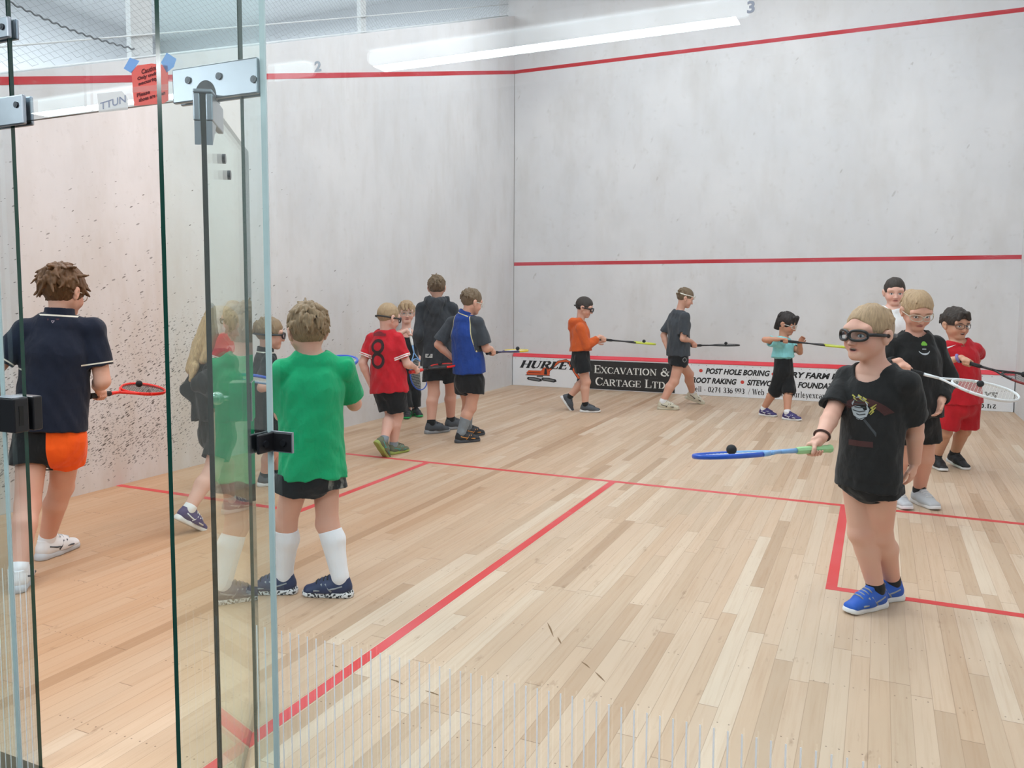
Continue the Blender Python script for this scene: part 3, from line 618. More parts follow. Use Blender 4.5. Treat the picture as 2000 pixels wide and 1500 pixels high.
# fittings
pf = plate(MB(), 3.362, 3.626, 1.862, 1.945).build('patch_fitting', M_STEEL, gr, bevel=0.004)
for px, py in ((368, 157), (428, 149), (496, 155)):
    p = at(px, py, 1, -TH - 0.012); bolt((p[0], p[2]), pf)
nt = MB(); ang = np.linspace(0, pi, 20); cx = 3.468
vv = [(cx + 0.034 * math.cos(a), -TH - 0.0126, 1.868 + 0.040 * math.sin(a)) for a in ang]; nt.add(vv, [tuple(range(20))])
nt.build('pivot_notch', M_DSTEEL, pf)
pf = plate(MB(), 3.515, 3.61, 2.118, 2.17).build('patch_fitting', M_STEEL, gr, bevel=0.004)
pf = plate(MB(), 2.60, 2.765, 2.098, 2.155).build('patch_fitting', M_STEEL, gl, bevel=0.004); bolt((2.742, 2.128), pf)
pf = plate(MB(), 2.55, 2.812, 1.862, 1.942).build('patch_fitting', M_STEEL, gl, bevel=0.004); bolt((2.786, 1.915), pf)
sk = MB().box((2.672, -0.058, 1.010), (2.768, -TH - 0.0001, 1.108)).box((2.672, 0.0001, 1.010), (2.768, 0.03, 1.108)).build('lock_keep', M_DSTEEL, gl, bevel=0.004)
MB().box((2.7683, -0.043, 1.03), (2.7695, -0.030, 1.085)).build('latch_slot', plain('slot_black', (10, 10, 11), 0.7), sk)
MB().box((2.680, -0.0586, 1.1085), (2.760, -0.015, 1.1095)).build('chrome_top', M_STEEL, sk)
# fins
for nm, x, lab in (('right', XF, 'glass fin standing out from the wall on the right side of the doorway'), ('left', 2.660, 'glass fin standing out from the wall on the left side of the doorway')):
    fi = empty('glass_fin', (x, -0.17, 0)); tag(fi, lab, 'glass fin')
    pane('pane', (x - TH / 2, -0.322, -0.1), (0, 1, 0), (0, 0, 1), (1, 0, 0), 0.322 - TH - 0.003, GT + 0.1, TH, M_GLASSD, M_EDGE, fi)
    MB().box((x - 0.008, -TH - 0.004, -0.1), (x + 0.008, -TH - 0.0002, GT)).build('silicone_joint', M_SIL, fi)
    if nm == 'right':
        br = MB().box((x + 0.0065, -TH - 0.008, 1.030), (x + 0.066, -TH - 0.0003, 1.076)).box((x - 0.0145, -0.072, 1.030), (x - 0.0065, -TH - 0.0003, 1.076)).box((x + 0.0065, -0.072, 1.030), (x + 0.0145, -TH - 0.0003, 1.076)).build('angle_bracket', M_DSTEEL, fi, bevel=0.003)
        MB().box((x + 0.0045, -TH - 0.0068, 1.0285), (x + 0.068, -TH - 0.0004, 1.0776)).build('bracket_gasket', M_STEEL, br)
        bb = MB(); bb.cyl((x + 0.044, -TH - 0.0125, 1.052), (x + 0.044, -TH - 0.008, 1.052), 0.008, 18); bb.build('bolt', M_BOLT, br)
        bb = MB(); bb.cyl((x + 0.0145, -0.050, 1.052), (x + 0.019, -0.050, 1.052), 0.008, 18); bb.build('bolt', M_BOLT, br)
# the door, swung into the court about its pivot
DE = np.array([-0.5707, 0.8211, 0.0]); DN = np.array([-0.8211, -0.5707, 0.0])   # along the door, and out of its far face
PV = np.array([XH, -TH / 2, 0.0])
dr = empty('glass_door', tuple(PV)); tag(dr, 'frameless glass door swung open into the court, mirroring the boy in green', 'door')
pane('pane', PV - DE * 0.085 - DN * TH / 2 + np.array([0, 0, 0.010]), DE, (0, 0, 1), DN, 0.805, 1.852, TH, M_GLASSD, M_EDGED, dr)
RD = np.column_stack([DE, DN, [0, 0, 1]])
def dbox(m, lo, hi): return m.box(lo, hi, 0, RD, PV)
dv = MB(); dbox(dv, (-0.092, -0.022, 1.8625), (0.03, 0.022, 1.8715)); dbox(dv, (-0.090, -0.022, 1.800), (0.075, -TH / 2 - 0.0002, 1.862)); dbox(dv, (-0.090, TH / 2 + 0.0002, 1.800), (0.075, 0.022, 1.862))
dvo = dv.build('pivot_fitting', M_STEEL, dr, bevel=0.003)
wv = MB()
for s in (1, -1):
    y0, y1 = (TH / 2 + 0.0003, 0.020) if s > 0 else (-0.020, -TH / 2 - 0.0003)
    p = [np.array(q) for q in ((-0.088, y0, 1.7995), (-0.03, y0, 1.7995), (-0.088, y0, 1.745), (-0.088, y1, 1.7995), (-0.03, y1, 1.7995), (-0.088, y1, 1.745))]
    wv.add(np.array([RD @ q + PV for q in p]), [(0, 1, 2), (5, 4, 3), (0, 3, 4, 1), (1, 4, 5, 2), (2, 5, 3, 0)])
wv.build('fitting_wedge', M_STEEL, dvo)
for t, z in ((0.18, 1.755), (0.27, 1.725)):
    q = MB(); a = PV + DE * t + np.array([0, 0, z]); q.cyl(a - DN * 0.010, a + DN * 0.010, 0.013, 18); q.build('stop_button', M_BOLT, dr)
lk = MB(); dbox(lk, (0.640, TH / 2 + 0.0002, 0.985), (0.722, 0.062, 1.112)); dbox(lk, (0.640, -TH / 2 - 0.004, 0.985), (0.722, -TH / 2 - 0.0002, 1.112))
M_CHROME = plain('door_lock_chrome', (188, 200, 198), 0.12, 0.95)
lko = lk.build('lock', M_CHROME, dr, bevel=0.003)
a = PV + DE * 0.675 + np.array([0, 0, 1.058]); kb = MB(); kb.cyl(a + DN * 0.062, a + DN * 0.088, 0.008, 14)
kb.sphere(a + DN * 0.104, 0.022); kb.build('knob', M_CHROME, lko, smooth=True)

# notice, sticker and numerals on the glass
def on_glass(px, py): return at(px, py, 1, -TH - 0.0004)
M_PAPER = translucent('red_notice_paper', (255, 158, 150), 0.5); M_NINK = plain('notice_ink', (110, 22, 26), 0.7); M_TAPE = translucent('blue_masking_tape', (140, 182, 240), 0.65)
nz = empty('notice', tuple(on_glass(293, 165))); tag(nz, 'red paper notice stuck with blue tape to the glass over the doorway', 'sign')
pl = lambda *q: [tuple(on_glass(*p)) for p in q]
m = MB(); m.add(pl((268, 128), (296, 124), (328, 128), (329, 196), (320, 202), (262, 207), (257, 140)), [(0, 1, 2, 3, 4, 5, 6)])
pp = m.build('paper', M_PAPER, nz); sm = pp.modifiers.new('t', 'SOLIDIFY'); sm.thickness = 0.0003
m = MB(); m.add(pl((259, 170), (328, 164), (328, 176), (259, 181)), [(0, 1, 2, 3)]); m.v[0][:, 1] -= 0.0005; m.build('white_band', translucent('paper_white', (255, 226, 220), 0.65), pp)
for q in (((254, 113), (273, 119), (264, 133), (257, 143), (242, 134)), ((326, 103), (345, 115), (340, 131), (326, 142), (315, 122))):
    m = MB(); m.add(pl(*q), [tuple(range(5))]); m.v[0][:, 1] -= 0.0008; m.build('tape', M_TAPE, nz)
def glass_text(txt, size, px, py, sh, name, mat, parent, bold=0.0, w=None):
    v, f, _ = sans_text(txt, size, bold=bold); p = on_glass(px, py)
    if w: v = fit2(v, 0, on_glass(px + w, py)[0] - p[0])
    q = np.column_stack([p[0] + v[:, 0], np.full(len(v), -TH - 0.0016), p[2] + v[:, 1] + sh * v[:, 0]])
    m = MB(); m.add(q, f); return m.build(name, mat, parent)
for txt, s, px, py, w in (('Caution', 0.016, 277, 145, 32), ('Only under', 0.0105, 269, 157, 44), ('security', 0.0105, 271, 167, 40), ('Please', 0.0125, 268, 190, 26), ('shoes are clean', 0.012, 272, 199, 52)):
    glass_text(txt, s, px, py, 0.11, 'lettering', M_NINK, pp, 0.0006, w)
st = MB(); st.add(pl((190, 183), (238, 178), (249, 191), (250, 214), (193, 220)), [(0, 1, 2, 3, 4)])
sto = st.build('sticker', translucent('white_sticker_paper', (250, 250, 250), 0.6)); tag(sto, 'white paper sticker with grey strokes on the glass, left of the red notice', 'sticker'); sm = sto.modifiers.new('t', 'SOLIDIFY'); sm.thickness = 0.0003
glass_text('TTUN', 0.026, 197, 215, 0.12, 'lettering', plain('sticker_ink', (150, 158, 184), 0.6), sto, 0.0002, 50)
for ch, px, py, wd, lab in (('2', 615, 141, 13, 'small silver numeral 2 on the glass near the doorway'), ('3', 1459, 27, 15, 'small silver numeral 3 on the glass high in the middle')):
    v, f, _ = sans_text(ch, 0.03, bold=0.001); p = on_glass(px, py); q = on_glass(px + wd, py)
    v = fit2(v, 0, q[0] - p[0]); v = v * np.array([1, 1]); 
    hgt = (on_glass(px, py - wd * 1.6)[2] - p[2]); v = fit2(v, 0, q[0] - p[0], 0, hgt)
    m = MB(); m.add(np.column_stack([p[0] + v[:, 0], np.full(len(v), -TH - 0.0012), p[2] + v[:, 1]]), f)
    o = m.build('numeral', plain('numeral_silver' if ch == '3' else 'numeral_pale_silver', (120, 126, 138) if ch == '3' else (176, 184, 194), 0.3, 0.5 if ch == '3' else 0.1)); tag(o, lab, 'numeral')
    s = o.modifiers.new('t', 'SOLIDIFY'); s.thickness = 0.001; s.offset = 0
# ------------------------------------------------------------------ body modelling: smooth-blended tapered volumes turned into one skin
V3 = lambda *a: np.array(a, float)
def unit(a): a = np.asarray(a, float); return a / max(np.linalg.norm(a), 1e-9)
UP = V3(0, 0, 1)
class Vol:
    """tapered elliptical capsule a->b; radii (x, y) at both ends; X is the direction of the x radius"""
    __slots__ = ('a', 'b', 'X', 'Y', 'ra', 'rb', 'k', 'flat', 'sub', 'mode', 'rnd')
    def __init__(s, a, b, ra, rb=None, k=0.02, X=None, flat=(0, 0), mode='add'):
        s.a = np.asarray(a, float); s.b = np.asarray(b, float)
        if np.linalg.norm(s.b - s.a) < 1e-5: s.b = s.a + V3(0, 0, 1e-4)
        rb = ra if rb is None else rb
        t = lambda r: tuple(r) if isinstance(r, (tuple, list)) else (r, r)
        s.ra, s.rb = t(ra), t(rb); s.k = k; s.flat = flat; s.mode = mode
        ax = unit(s.b - s.a); X = V3(1, 0, 0.01) if X is None else np.asarray(X, float); X = X - ax * (X @ ax)
        if np.linalg.norm(X) < 1e-3: X = np.cross(ax, V3(0.3, 1, 0.2))
        s.X = unit(X); s.Y = np.cross(ax, s.X)
    def box(s, pad):
        r = max(s.ra + s.rb) + pad
        return np.minimum(s.a, s.b) - r, np.maximum(s.a, s.b) + r
    def ev(s, x, y, z):
        ba = s.b - s.a; L = float(ba @ ba); l = math.sqrt(L)
        px, py, pz = x - s.a[0], y - s.a[1], z - s.a[2]
        tr = (px * ba[0] + py * ba[1] + pz * ba[2]) / L
        t = np.clip(tr, 0, 1)
        rx = s.ra[0] + (s.rb[0] - s.ra[0]) * t
        w = (tr - t) * l
        u = px * s.X[0] + py * s.X[1] + pz * s.X[2]; v = px * s.Y[0] + py * s.Y[1] + pz * s.Y[2]
        if s.flat[0] or s.flat[1]:
            wr = w * 0
            if not s.flat[0]: wr = np.where(tr < 0, w, wr)
            if not s.flat[1]: wr = np.where(tr > 1, w, wr)
        else: wr = w
        if s.ra[0] == s.ra[1] and s.rb[0] == s.rb[1]:
            d = np.sqrt(u * u + v * v + wr * wr) - rx
        else:
            ry = s.ra[1] + (s.rb[1] - s.ra[1]) * t; rz = np.minimum(rx, ry)
            k0 = np.sqrt((u / rx) ** 2 + (v / ry) ** 2 + (wr / rz) ** 2); k1 = np.sqrt((u / rx ** 2) ** 2 + (v / ry ** 2) ** 2 + (wr / rz ** 2) ** 2)
            d = k0 * (k0 - 1) / np.maximum(k1, 1e-6); d = np.where(k0 < 1e-3, -rz, d)
        if s.flat[0]: d = np.maximum(d, -tr * l)
        if s.flat[1]: d = np.maximum(d, (tr - 1) * l)
        return d.astype(np.float32)
class Ell(Vol):
    """ellipsoid with axes given by the rows of A"""
    def __init__(s, c, r, A, k=0.02, mode='add'):
        s.a = s.b = np.asarray(c, float); s.ra = s.rb = tuple(r); s.X = np.asarray(A, float); s.k = k; s.mode = mode
    def ev(s, x, y, z):
        p = (x - s.a[0], y - s.a[1], z - s.a[2]); k0 = 0; k1 = 0
        for i in range(3):
            q = p[0] * s.X[i][0] + p[1] * s.X[i][1] + p[2] * s.X[i][2]; r = s.ra[i]
            k0 = k0 + (q / r) ** 2; k1 = k1 + (q / (r * r)) ** 2
        k0 = np.sqrt(k0); k1 = np.sqrt(k1)
        return (k0 * (k0 - 1) / np.maximum(k1, 1e-6) + np.where(k0 < 1e-3, -min(s.ra), 0)).astype(np.float32)
class Fn(Vol):
    """carve or intersect with any function of position inside a box"""
    def __init__(s, fn, lo, hi, mode): s.fn = fn; s.lo = lo; s.hi = hi; s.mode = mode; s.k = 0.0
    def box(s, pad): return s.lo, s.hi
    def ev(s, x, y, z): return s.fn(x, y, z).astype(np.float32)
def field(vols, h, noise=None, pad=0.02):
    los, his = zip(*[v.box(pad) for v in vols if v is not None and v.mode == 'add'])
    lo = np.min(los, 0); hi = np.max(his, 0); n = np.ceil((hi - lo) / h).astype(int) + 1
    ax = [(lo[i] + h * np.arange(n[i])).astype(np.float32) for i in range(3)]
    F = np.full(n, 0.15, np.float32)
    for v in vols:
        if noise and (v is None or v.mode != 'add'):
            F += noise(ax[0][:, None, None], ax[1][None, :, None], ax[2][None, None, :]).astype(np.float32); noise = None
        if v is None: continue
        if v.mode == 'add': a, b = v.box(max(0.03, v.k * 1.5))
        else:
            a, b = v.box(0.03); 
        i0 = np.clip(np.floor((a - lo) / h).astype(int), 0, n); i1 = np.clip(np.ceil((b - lo) / h).astype(int) + 1, 0, n)
        if np.any(i1 <= i0): continue
        sl = tuple(slice(i0[i], i1[i]) for i in range(3))
        d = v.ev(ax[0][sl[0]][:, None, None], ax[1][sl[1]][None, :, None], ax[2][sl[2]][None, None, :])
        S = F[sl]; k = v.k
        if v.mode == 'cut': d = -d
        if v.mode == 'add':
            if k > 0: hh = np.maximum(k - np.abs(S - d), 0); F[sl] = np.minimum(S, d) - hh * hh / (4 * k)
            else: F[sl] = np.minimum(S, d)
        else:
            if k > 0: hh = np.maximum(k - np.abs(S - d), 0); F[sl] = np.maximum(S, d) + hh * hh / (4 * k)
            else: F[sl] = np.maximum(S, d)
    if noise: F += noise(ax[0][:, None, None], ax[1][None, :, None], ax[2][None, None, :]).astype(np.float32)
    F = np.clip(F, -4 * h, 4 * h)
    return F, lo
def skin(F, lo, h):
    g = vdb.FloatGrid(float(4 * h)); g.copyFromArray(F); g.transform = vdb.createLinearTransform(h)
    p, q = g.convertToQuads(0.0)
    return p.astype(float) + lo, q
def mesh_obj(name, p, q, mats, parent, face_mat=None, hc=None, zone=None):
    me = bpy.data.meshes.new(name); n = len(p); f = len(q)
    me.vertices.add(n); me.vertices.foreach_set('co', np.asarray(p, np.float32).ravel())
    me.loops.add(f * 4); me.loops.foreach_set('vertex_index', np.asarray(q, np.int32).ravel())
    me.polygons.add(f); me.polygons.foreach_set('loop_start', np.arange(f, dtype=np.int32) * 4)
    me.polygons.foreach_set('use_smooth', np.ones(f, bool))
    for m in (mats if isinstance(mats, (list, tuple)) else [mats]): me.materials.append(m)
    if face_mat is not None:
        c = np.asarray(p)[q].mean(1); me.polygons.foreach_set('material_index', np.asarray(face_mat(c), np.int32))
    if hc is not None:
        a = me.attributes.new('hc', 'FLOAT_VECTOR', 'POINT'); a.data.foreach_set('vector', np.asarray(hc, np.float32).ravel())
    if zone is not None:
        a = me.attributes.new('zone', 'FLOAT_VECTOR', 'POINT'); a.data.foreach_set('vector', np.asarray(zone, np.float32).ravel())
    me.update(calc_edges=True)
    return link(name, me, parent)
def folds(seed, amp, lx=0.11, lz=0.2):
    r = np.random.RandomState(seed); K = []
    for i in range(5):
        s = 0.6 + 0.5 * i; a = r.uniform(0, 2 * pi, 4)
        K.append((2 * pi * s / lx * math.cos(a[0]), 2 * pi * s / lx * math.sin(a[0]), 2 * pi * s / lz * r.uniform(-1, 1), a[1], 1 / (1 + 0.7 * i)))
    def fn(x, y, z):
        t = 0
        for kx, ky, kz, ph, w in K: t = t + w * np.sin(kx * x + ky * y + kz * z + ph)
        return amp * 0.5 * t
    return fn
def ik(a, t, l1, l2, pole):
    d = t - a; L = np.linalg.norm(d); dn = d / max(L, 1e-6)
    if L > (l1 + l2) * 0.995: s = L / ((l1 + l2) * 0.995); l1 *= s; l2 *= s
    x = (l1 * l1 - l2 * l2 + L * L) / (2 * L); hh = math.sqrt(max(l1 * l1 - x * x, 0))
    p = pole - dn * (pole @ dn); return a + dn * x + unit(p) * hh

# ---- skin with a face: features are placed by head coordinates stored on the mesh
def skin_material(name, rgb, lip=(190, 112, 104), brow=(120, 88, 60), iris=(70, 84, 96), mouth=0.0):
    n = NT(name); c0 = srgb(*rgb)
    at_ = n.node('ShaderNodeAttribute'); at_.attribute_name = 'hc'
    l, f, u = n.sep(at_.outputs['Vector']); al = n.math('ABSOLUTE', l)
    P = n.coord('Object'); nz = n.noise(P, 16, 4, 0.6); blot = n.noise(P, 5.0, 3)
    c = n.mix(nz, tuple(x * 0.93 for x in c0[:3]) + (1,), tuple(min(1, x * 1.06) for x in c0[:3]) + (1,))
    pinkc = (min(1, c0[0] * 1.0), c0[1] * 0.80, c0[2] * 0.78, 1)
    c = n.mix(n.math('MULTIPLY', n.mr(blot, 0.48, 0.7), 0.5), c, pinkc)
    def el(cx, cz, rx, rz, soft, sx=al):
        a = n.math('DIVIDE', n.math('SUBTRACT', sx, cx), rx); b = n.math('DIVIDE', n.math('SUBTRACT', u, cz), rz)
        d = n.math('SQRT', n.math('ADD', n.math('MULTIPLY', a, a), n.math('MULTIPLY', b, b)))
        return n.mr(d, 1.0 + soft, 1.0 - soft)
    front = n.math('GREATER_THAN', f, 0.035)
    def put(c, m, col, k=1.0): return n.mix(n.math('MULTIPLY', n.math('MULTIPLY', m, front), k), c, col)
    c = put(c, el(0.040, -0.048, 0.024, 0.020, 0.9), pinkc, 0.75)         # cheeks
    c = put(c, el(0.0, -0.070, 0.0215, 0.0085, 0.3, l), srgb(*lip), 0.85)  # lips
    c = put(c, el(0.0, -0.069, 0.0165, 0.0016 + 0.006 * mouth, 0.25, l), srgb(70, 30, 30))
    if mouth > 0.4: c = put(c, el(0.0, -0.066, 0.012, 0.0022, 0.3, l), srgb(226, 216, 204))
    c = put(c, el(0.0, -0.0505, 0.011, 0.003, 0.5, l), srgb(int(rgb[0] * .62), int(rgb[1] * .5), int(rgb[2] * .45)), 0.7)
    c = put(c, el(0.0315, 0.011, 0.0180, 0.0036, 0.4), srgb(*brow), 0.85)
    c = put(c, el(0.0315, -0.0125, 0.0150, 0.0082, 0.2), srgb(92, 62, 50))
    c = put(c, el(0.0315, -0.0138, 0.0138, 0.0064, 0.15), srgb(232, 226, 222))
    c = put(c, el(0.0315, -0.0132, 0.0062, 0.0062, 0.15), srgb(*iris))
    c = put(c, el(0.0315, -0.0132, 0.0030, 0.0030, 0.2), srgb(14, 12, 12))
    n.base(c, 0.5, 0, 0.35)
    n.b.inputs['Subsurface Weight'].default_value = 0.0
    n.bump(n.noise(P, 240, 2), 0.05, 0.002)
    return n.mat
def hair_material(name, rgb, dark=0.55):
    n = NT(name); c = srgb(*rgb)
    at_ = n.node('ShaderNodeAttribute'); at_.attribute_name = 'hc'
    l, f, u = n.sep(at_.outputs['Vector'])
    ang = n.math('ARCTAN2', l, n.math('ADD', f, 0.03)); 
    v = n.comb(n.math('MULTIPLY', ang, 22), n.math('MULTIPLY', u, 26), n.math('MULTIPLY', f, 30))
    st = n.noise(v, 1.0, 5, 0.7); fine = n.noise(n.comb(n.math('MULTIPLY', ang, 90), n.math('MULTIPLY', u, 30), f), 1.0, 3, 0.6)
    m = n.math('ADD', n.math('MULTIPLY', st, 0.6), n.math('MULTIPLY', fine, 0.4))
    col = n.ramp(n.mr(m, 0.32, 0.68), [(0, tuple(x * dark for x in c[:3]) + (1,)), (0.5, c), (1, tuple(min(1, x * 1.45 + 0.01) for x in c[:3]) + (1,))])
    n.base(col, 0.5, 0, 0.35); n.bump(m, 0.6, 0.006); return n.mat
# ------------------------------------------------------------------ shoes (one shape, recoloured per wearer)
def shoe_parts():
    sx = (0, 1, 0)
    up = [Vol((-0.040, 0, 0.040), (0.05, 0, 0.044), (0.030, 0.034), (0.034, 0.036), 0.02, sx), Vol((0.04, 0, 0.036), (0.122, 0.004, 0.026), (0.037, 0.034), (0.034, 0.022), 0.03, sx),
          Vol((-0.018, 0, 0.045), (-0.020, 0, 0.086), (0.032, 0.042), (0.031, 0.040), 0.02, sx, (0, 1)), Vol((0.050, 0, 0.060), (0.012, 0, 0.096), (0.020, 0.012), (0.020, 0.009), 0.01, sx),
          Vol((-0.018, 0, 0.070), (-0.019, 0, 0.12), (0.026, 0.034), None, 0.004, sx, (0, 0), 'cut'),
          Fn(lambda x, y, z: z - 0.021 + 0 * x + 0 * y, V3(-0.2, -0.1, -0.1), V3(0.3, 0.1, 0.2), 'cut')]
    F, lo = field(up, 0.003); a = skin(F, lo, 0.003)
    so = [Vol((-0.048, 0, 0.012), (0.02, 0, 0.012), (0.033, 0.03), (0.031, 0.03), 0.02, sx), Vol((0.02, 0, 0.012), (0.124, 0.004, 0.014), (0.031, 0.03), (0.035, 0.026), 0.02, sx),
          Fn(lambda x, y, z: np.maximum(0.0005 + 0.20 * np.maximum(x - 0.105, 0) - z, z - 0.027 - 0.10 * np.maximum(-x, 0)) + 0 * y, V3(-0.2, -0.1, -0.1), V3(0.3, 0.1, 0.2), 'int')]
    F, lo = field(so, 0.003); b = skin(F, lo, 0.003)
    lc = MB()
    for i in range(4):
        x = 0.030 + 0.016 * i; z = 0.089 - 0.0068 * i; w = 0.024
        lc.tube([(x, -w, z - 0.010), (x + 0.004, -w * 0.5, z), (x + 0.006, w * 0.5, z), (x + 0.002, w, z - 0.010)], 0.0034, 6)
    st = MB()
    for s in (1, -1):
        for k in range(2): st.tube([(0.012 + 0.02 * k, s * 0.0365, 0.030), (0.028 + 0.02 * k, s * 0.0375, 0.045), (0.040 + 0.018 * k, s * 0.0325, 0.064)], 0.0042, 6)
        st.tube([(-0.035, s * 0.0325, 0.055), (0.0, s * 0.0360, 0.044), (0.05, s * 0.0385, 0.036), (0.09, s * 0.0385, 0.033)], 0.0040, 6)
    def raw(name, p, q):
        me = bpy.data.meshes.new(name); me.from_pydata(np.asarray(p).tolist(), [], [tuple(int(i) for i in r) for r in q]); me.polygons.foreach_set('use_smooth', [True] * len(me.polygons)); me.materials.append(None); return me
    return raw('upper', *a), raw('sole', *b), raw('laces', np.concatenate(lc.v), lc.f), raw('stripes', np.concatenate(st.v), st.f)
SHOE = shoe_parts()
def put_shoe(parent, M, cols):
    root = None
    for me, nm, c in zip(SHOE, ('shoe', 'sole', 'laces', 'side_stripes'), cols):
        if c is None: continue
        o = bpy.data.objects.new(nm, me); COL.objects.link(o)
        o.material_slots[0].link = 'OBJECT'; o.material_slots[0].material = c
        if root is None:
            root = o; o.parent = parent; o.matrix_world = M if parent is None else Matrix.Identity(4)
            o.matrix_basis = Matrix.Translation(-parent.location) @ M
        else: o.parent = root
    return root

# ------------------------------------------------------------------ hands
def relaxed_hand(w, D, N, T, s, k=0.004, spread=0.0, curl=1.0):
    """w wrist, D along the hand, N palm side, T thumb side"""
    D, N, T = unit(D), unit(N), unit(T)
    out = [Vol(w, w + D * 0.030 * s, (0.022 * s, 0.015 * s), (0.032 * s, 0.014 * s), 0.012, T), Vol(w + D * 0.026 * s, w + D * 0.068 * s, (0.033 * s, 0.0135 * s), (0.037 * s, 0.0125 * s), 0.010, T)]
    for off, ln, r in ((0.028, 0.066, 0.0080), (0.0095, 0.074, 0.0083), (-0.009, 0.069, 0.0080), (-0.0265, 0.054, 0.0070)):
        p = w + D * 0.074 * s + T * off * s; d = unit(D + T * off * 2.5 * spread)
        for j, (fr, an) in enumerate(((0.45, 14), (0.32, 30), (0.26, 26))):
            a = math.radians(an * curl); d = unit(d * math.cos(a) + N * math.sin(a)); q = p + d * ln * fr * s
            out.append(Vol(p, q, (r - 0.0006 * j) * s, (r - 0.0006 * j - 0.0006) * s, k)); p = q
    p = w + D * 0.020 * s + T * 0.024 * s
    for fr, d in ((0.036, D * 0.75 + T * 0.6 + N * 0.25), (0.028, D * 0.95 + T * 0.25 + N * 0.3), (0.022, D + N * 0.3)):
        q = p + unit(d) * fr * s; out.append(Vol(p, q, 0.0095 * s, 0.0085 * s, k + 0.002)); p = q
    return out
def gripping_hand(w, H, A, N, T, s, rh=0.0155, k=0.004):
    """closed round a handle at H with axis A; N from handle to palm, fingers wrap from N towards T and under"""
    out = [Vol(w, H + N * (rh + 0.011 * s) - A * 0.012 * s, (0.024 * s, 0.017 * s), (0.036 * s, 0.0145 * s), 0.012, A),
           Vol(H + N * (rh + 0.010 * s) - A * 0.022 * s, H + N * (rh + 0.009 * s) + A * 0.022 * s, (0.020 * s, 0.014 * s), None, 0.012, T)]
    for i, r in enumerate((0.0084, 0.0086, 0.0083, 0.0075)):
        c = H + A * (0.030 - 0.0185 * i) * s; rho = rh + r * s * 0.9; P = []
        for an in (18, 75, 130, 185, 238):
            a = math.radians(an); P.append(c + (N * math.cos(a) + T * math.sin(a)) * rho + A * 0.004 * s * (an / 238))
        P[0] = P[0] + N * 0.004 * s
        for j in range(4): out.append(Vol(P[j], P[j + 1], (r - 0.0004 * j) * s, (r - 0.0004 * (j + 1)) * s, k))
    rho = rh + 0.009 * s; P = [w * 0.45 + H * 0.55 + N * (rh + 0.006) * 0.6 - T * 0.012 * s]
    for an, dx in ((-48, 0.020), (-92, 0.036), (-135, 0.046)):
        a = math.radians(an); P.append(H + A * dx * s + (N * math.cos(a) + T * math.sin(a)) * rho)
    for j in range(3): out.append(Vol(P[j], P[j + 1], (0.0105 - 0.0008 * j) * s, (0.0100 - 0.0010 * j) * s, k + 0.002))
    return out

# ------------------------------------------------------------------ one person
BALLS = []; RACKETS = []
M_EYEGLASS = glass_material('goggle_lens', (0.80, 0.84, 0.86), 1.5, 0.03); M_CLEARLENS = glass_material('clear_lens', (0.93, 0.95, 0.95), 1.5, 0.03)
def head_vols(c, Hf, Hl, Hu, q, mouth, nt):
    A = np.array([Hl, Hf, Hu]); P = lambda l, f, u: c + (Hl * l + Hf * f + Hu * u) * q
    E = lambda l, f, u, r, k, mode='add': Ell(P(l, f, u), tuple(x * q for x in r), A, k * q, mode)
    R = lambda a, b, ra, rb, k: Vol(P(*a), P(*b), tuple(x * q for x in ra) if isinstance(ra, tuple) else ra * q, tuple(x * q for x in rb) if isinstance(rb, tuple) else rb * q, k * q, Hl)
    v = [E(0, -0.004, 0.022, (0.072, 0.092, 0.083), 0.01), E(0, 0.020, -0.030, (0.0610, 0.070, 0.078), 0.03)]
    v += [R((s * 0.046, 0.0, -0.050), (s * 0.016, 0.060, -0.090), 0.022, 0.018, 0.02) for s in (1, -1)]
    v += [R((-0.012, 0.064, -0.092), (0.012, 0.064, -0.092), 0.017, 0.017, 0.02)]
    v += [E(s * 0.036, 0.058, -0.046, (0.026, 0.026, 0.028), 0.02) for s in (1, -1)]
    v += [R((-0.045, 0.070, 0.012), (0.045, 0.070, 0.012), 0.016, 0.016, 0.02)]
    v += [E(s * 0.0315, 0.093, -0.013, (0.019, 0.014, 0.012), 0.010, 'cut') for s in (1, -1)]
    v += [E(s * 0.0315, 0.070, -0.014, (0.0145, 0.0145, 0.0135), 0.003) for s in (1, -1)]
    v += [R((0, 0.085, -0.008), (0, 0.102, -0.044), 0.0065, 0.0105, 0.012)]
    v += [E(s * 0.010, 0.093, -0.046, (0.0075, 0.009, 0.0065), 0.006) for s in (1, -1)]
    v += [R((-0.014, 0.083, -0.0655), (0.014, 0.083, -0.0655), (0.006, 0.0045), (0.006, 0.0045), 0.006), R((-0.012, 0.082, -0.0745 - 0.004 * mouth), (0.012, 0.082, -0.0745 - 0.004 * mouth), 0.0055, 0.0055, 0.006)]
    if mouth > 0.2: v += [E(0, 0.090, -0.070, (0.0145, 0.013, 0.0030 + 0.005 * mouth), 0.003, 'cut')]
    for s in (1, -1):
        v += [E(s * 0.0765, -0.006, -0.020, (0.010, 0.018, 0.031), 0.006), E(s * 0.0845, -0.012, -0.011, (0.007, 0.020, 0.024), 0.004), E(s * 0.090, -0.003, -0.019, (0.007, 0.010, 0.016), 0.004, 'cut')]
    v += [Vol(nt, P(0, -0.012, -0.055), 0.046 * q, 0.047 * q, 0.02)]
    return v
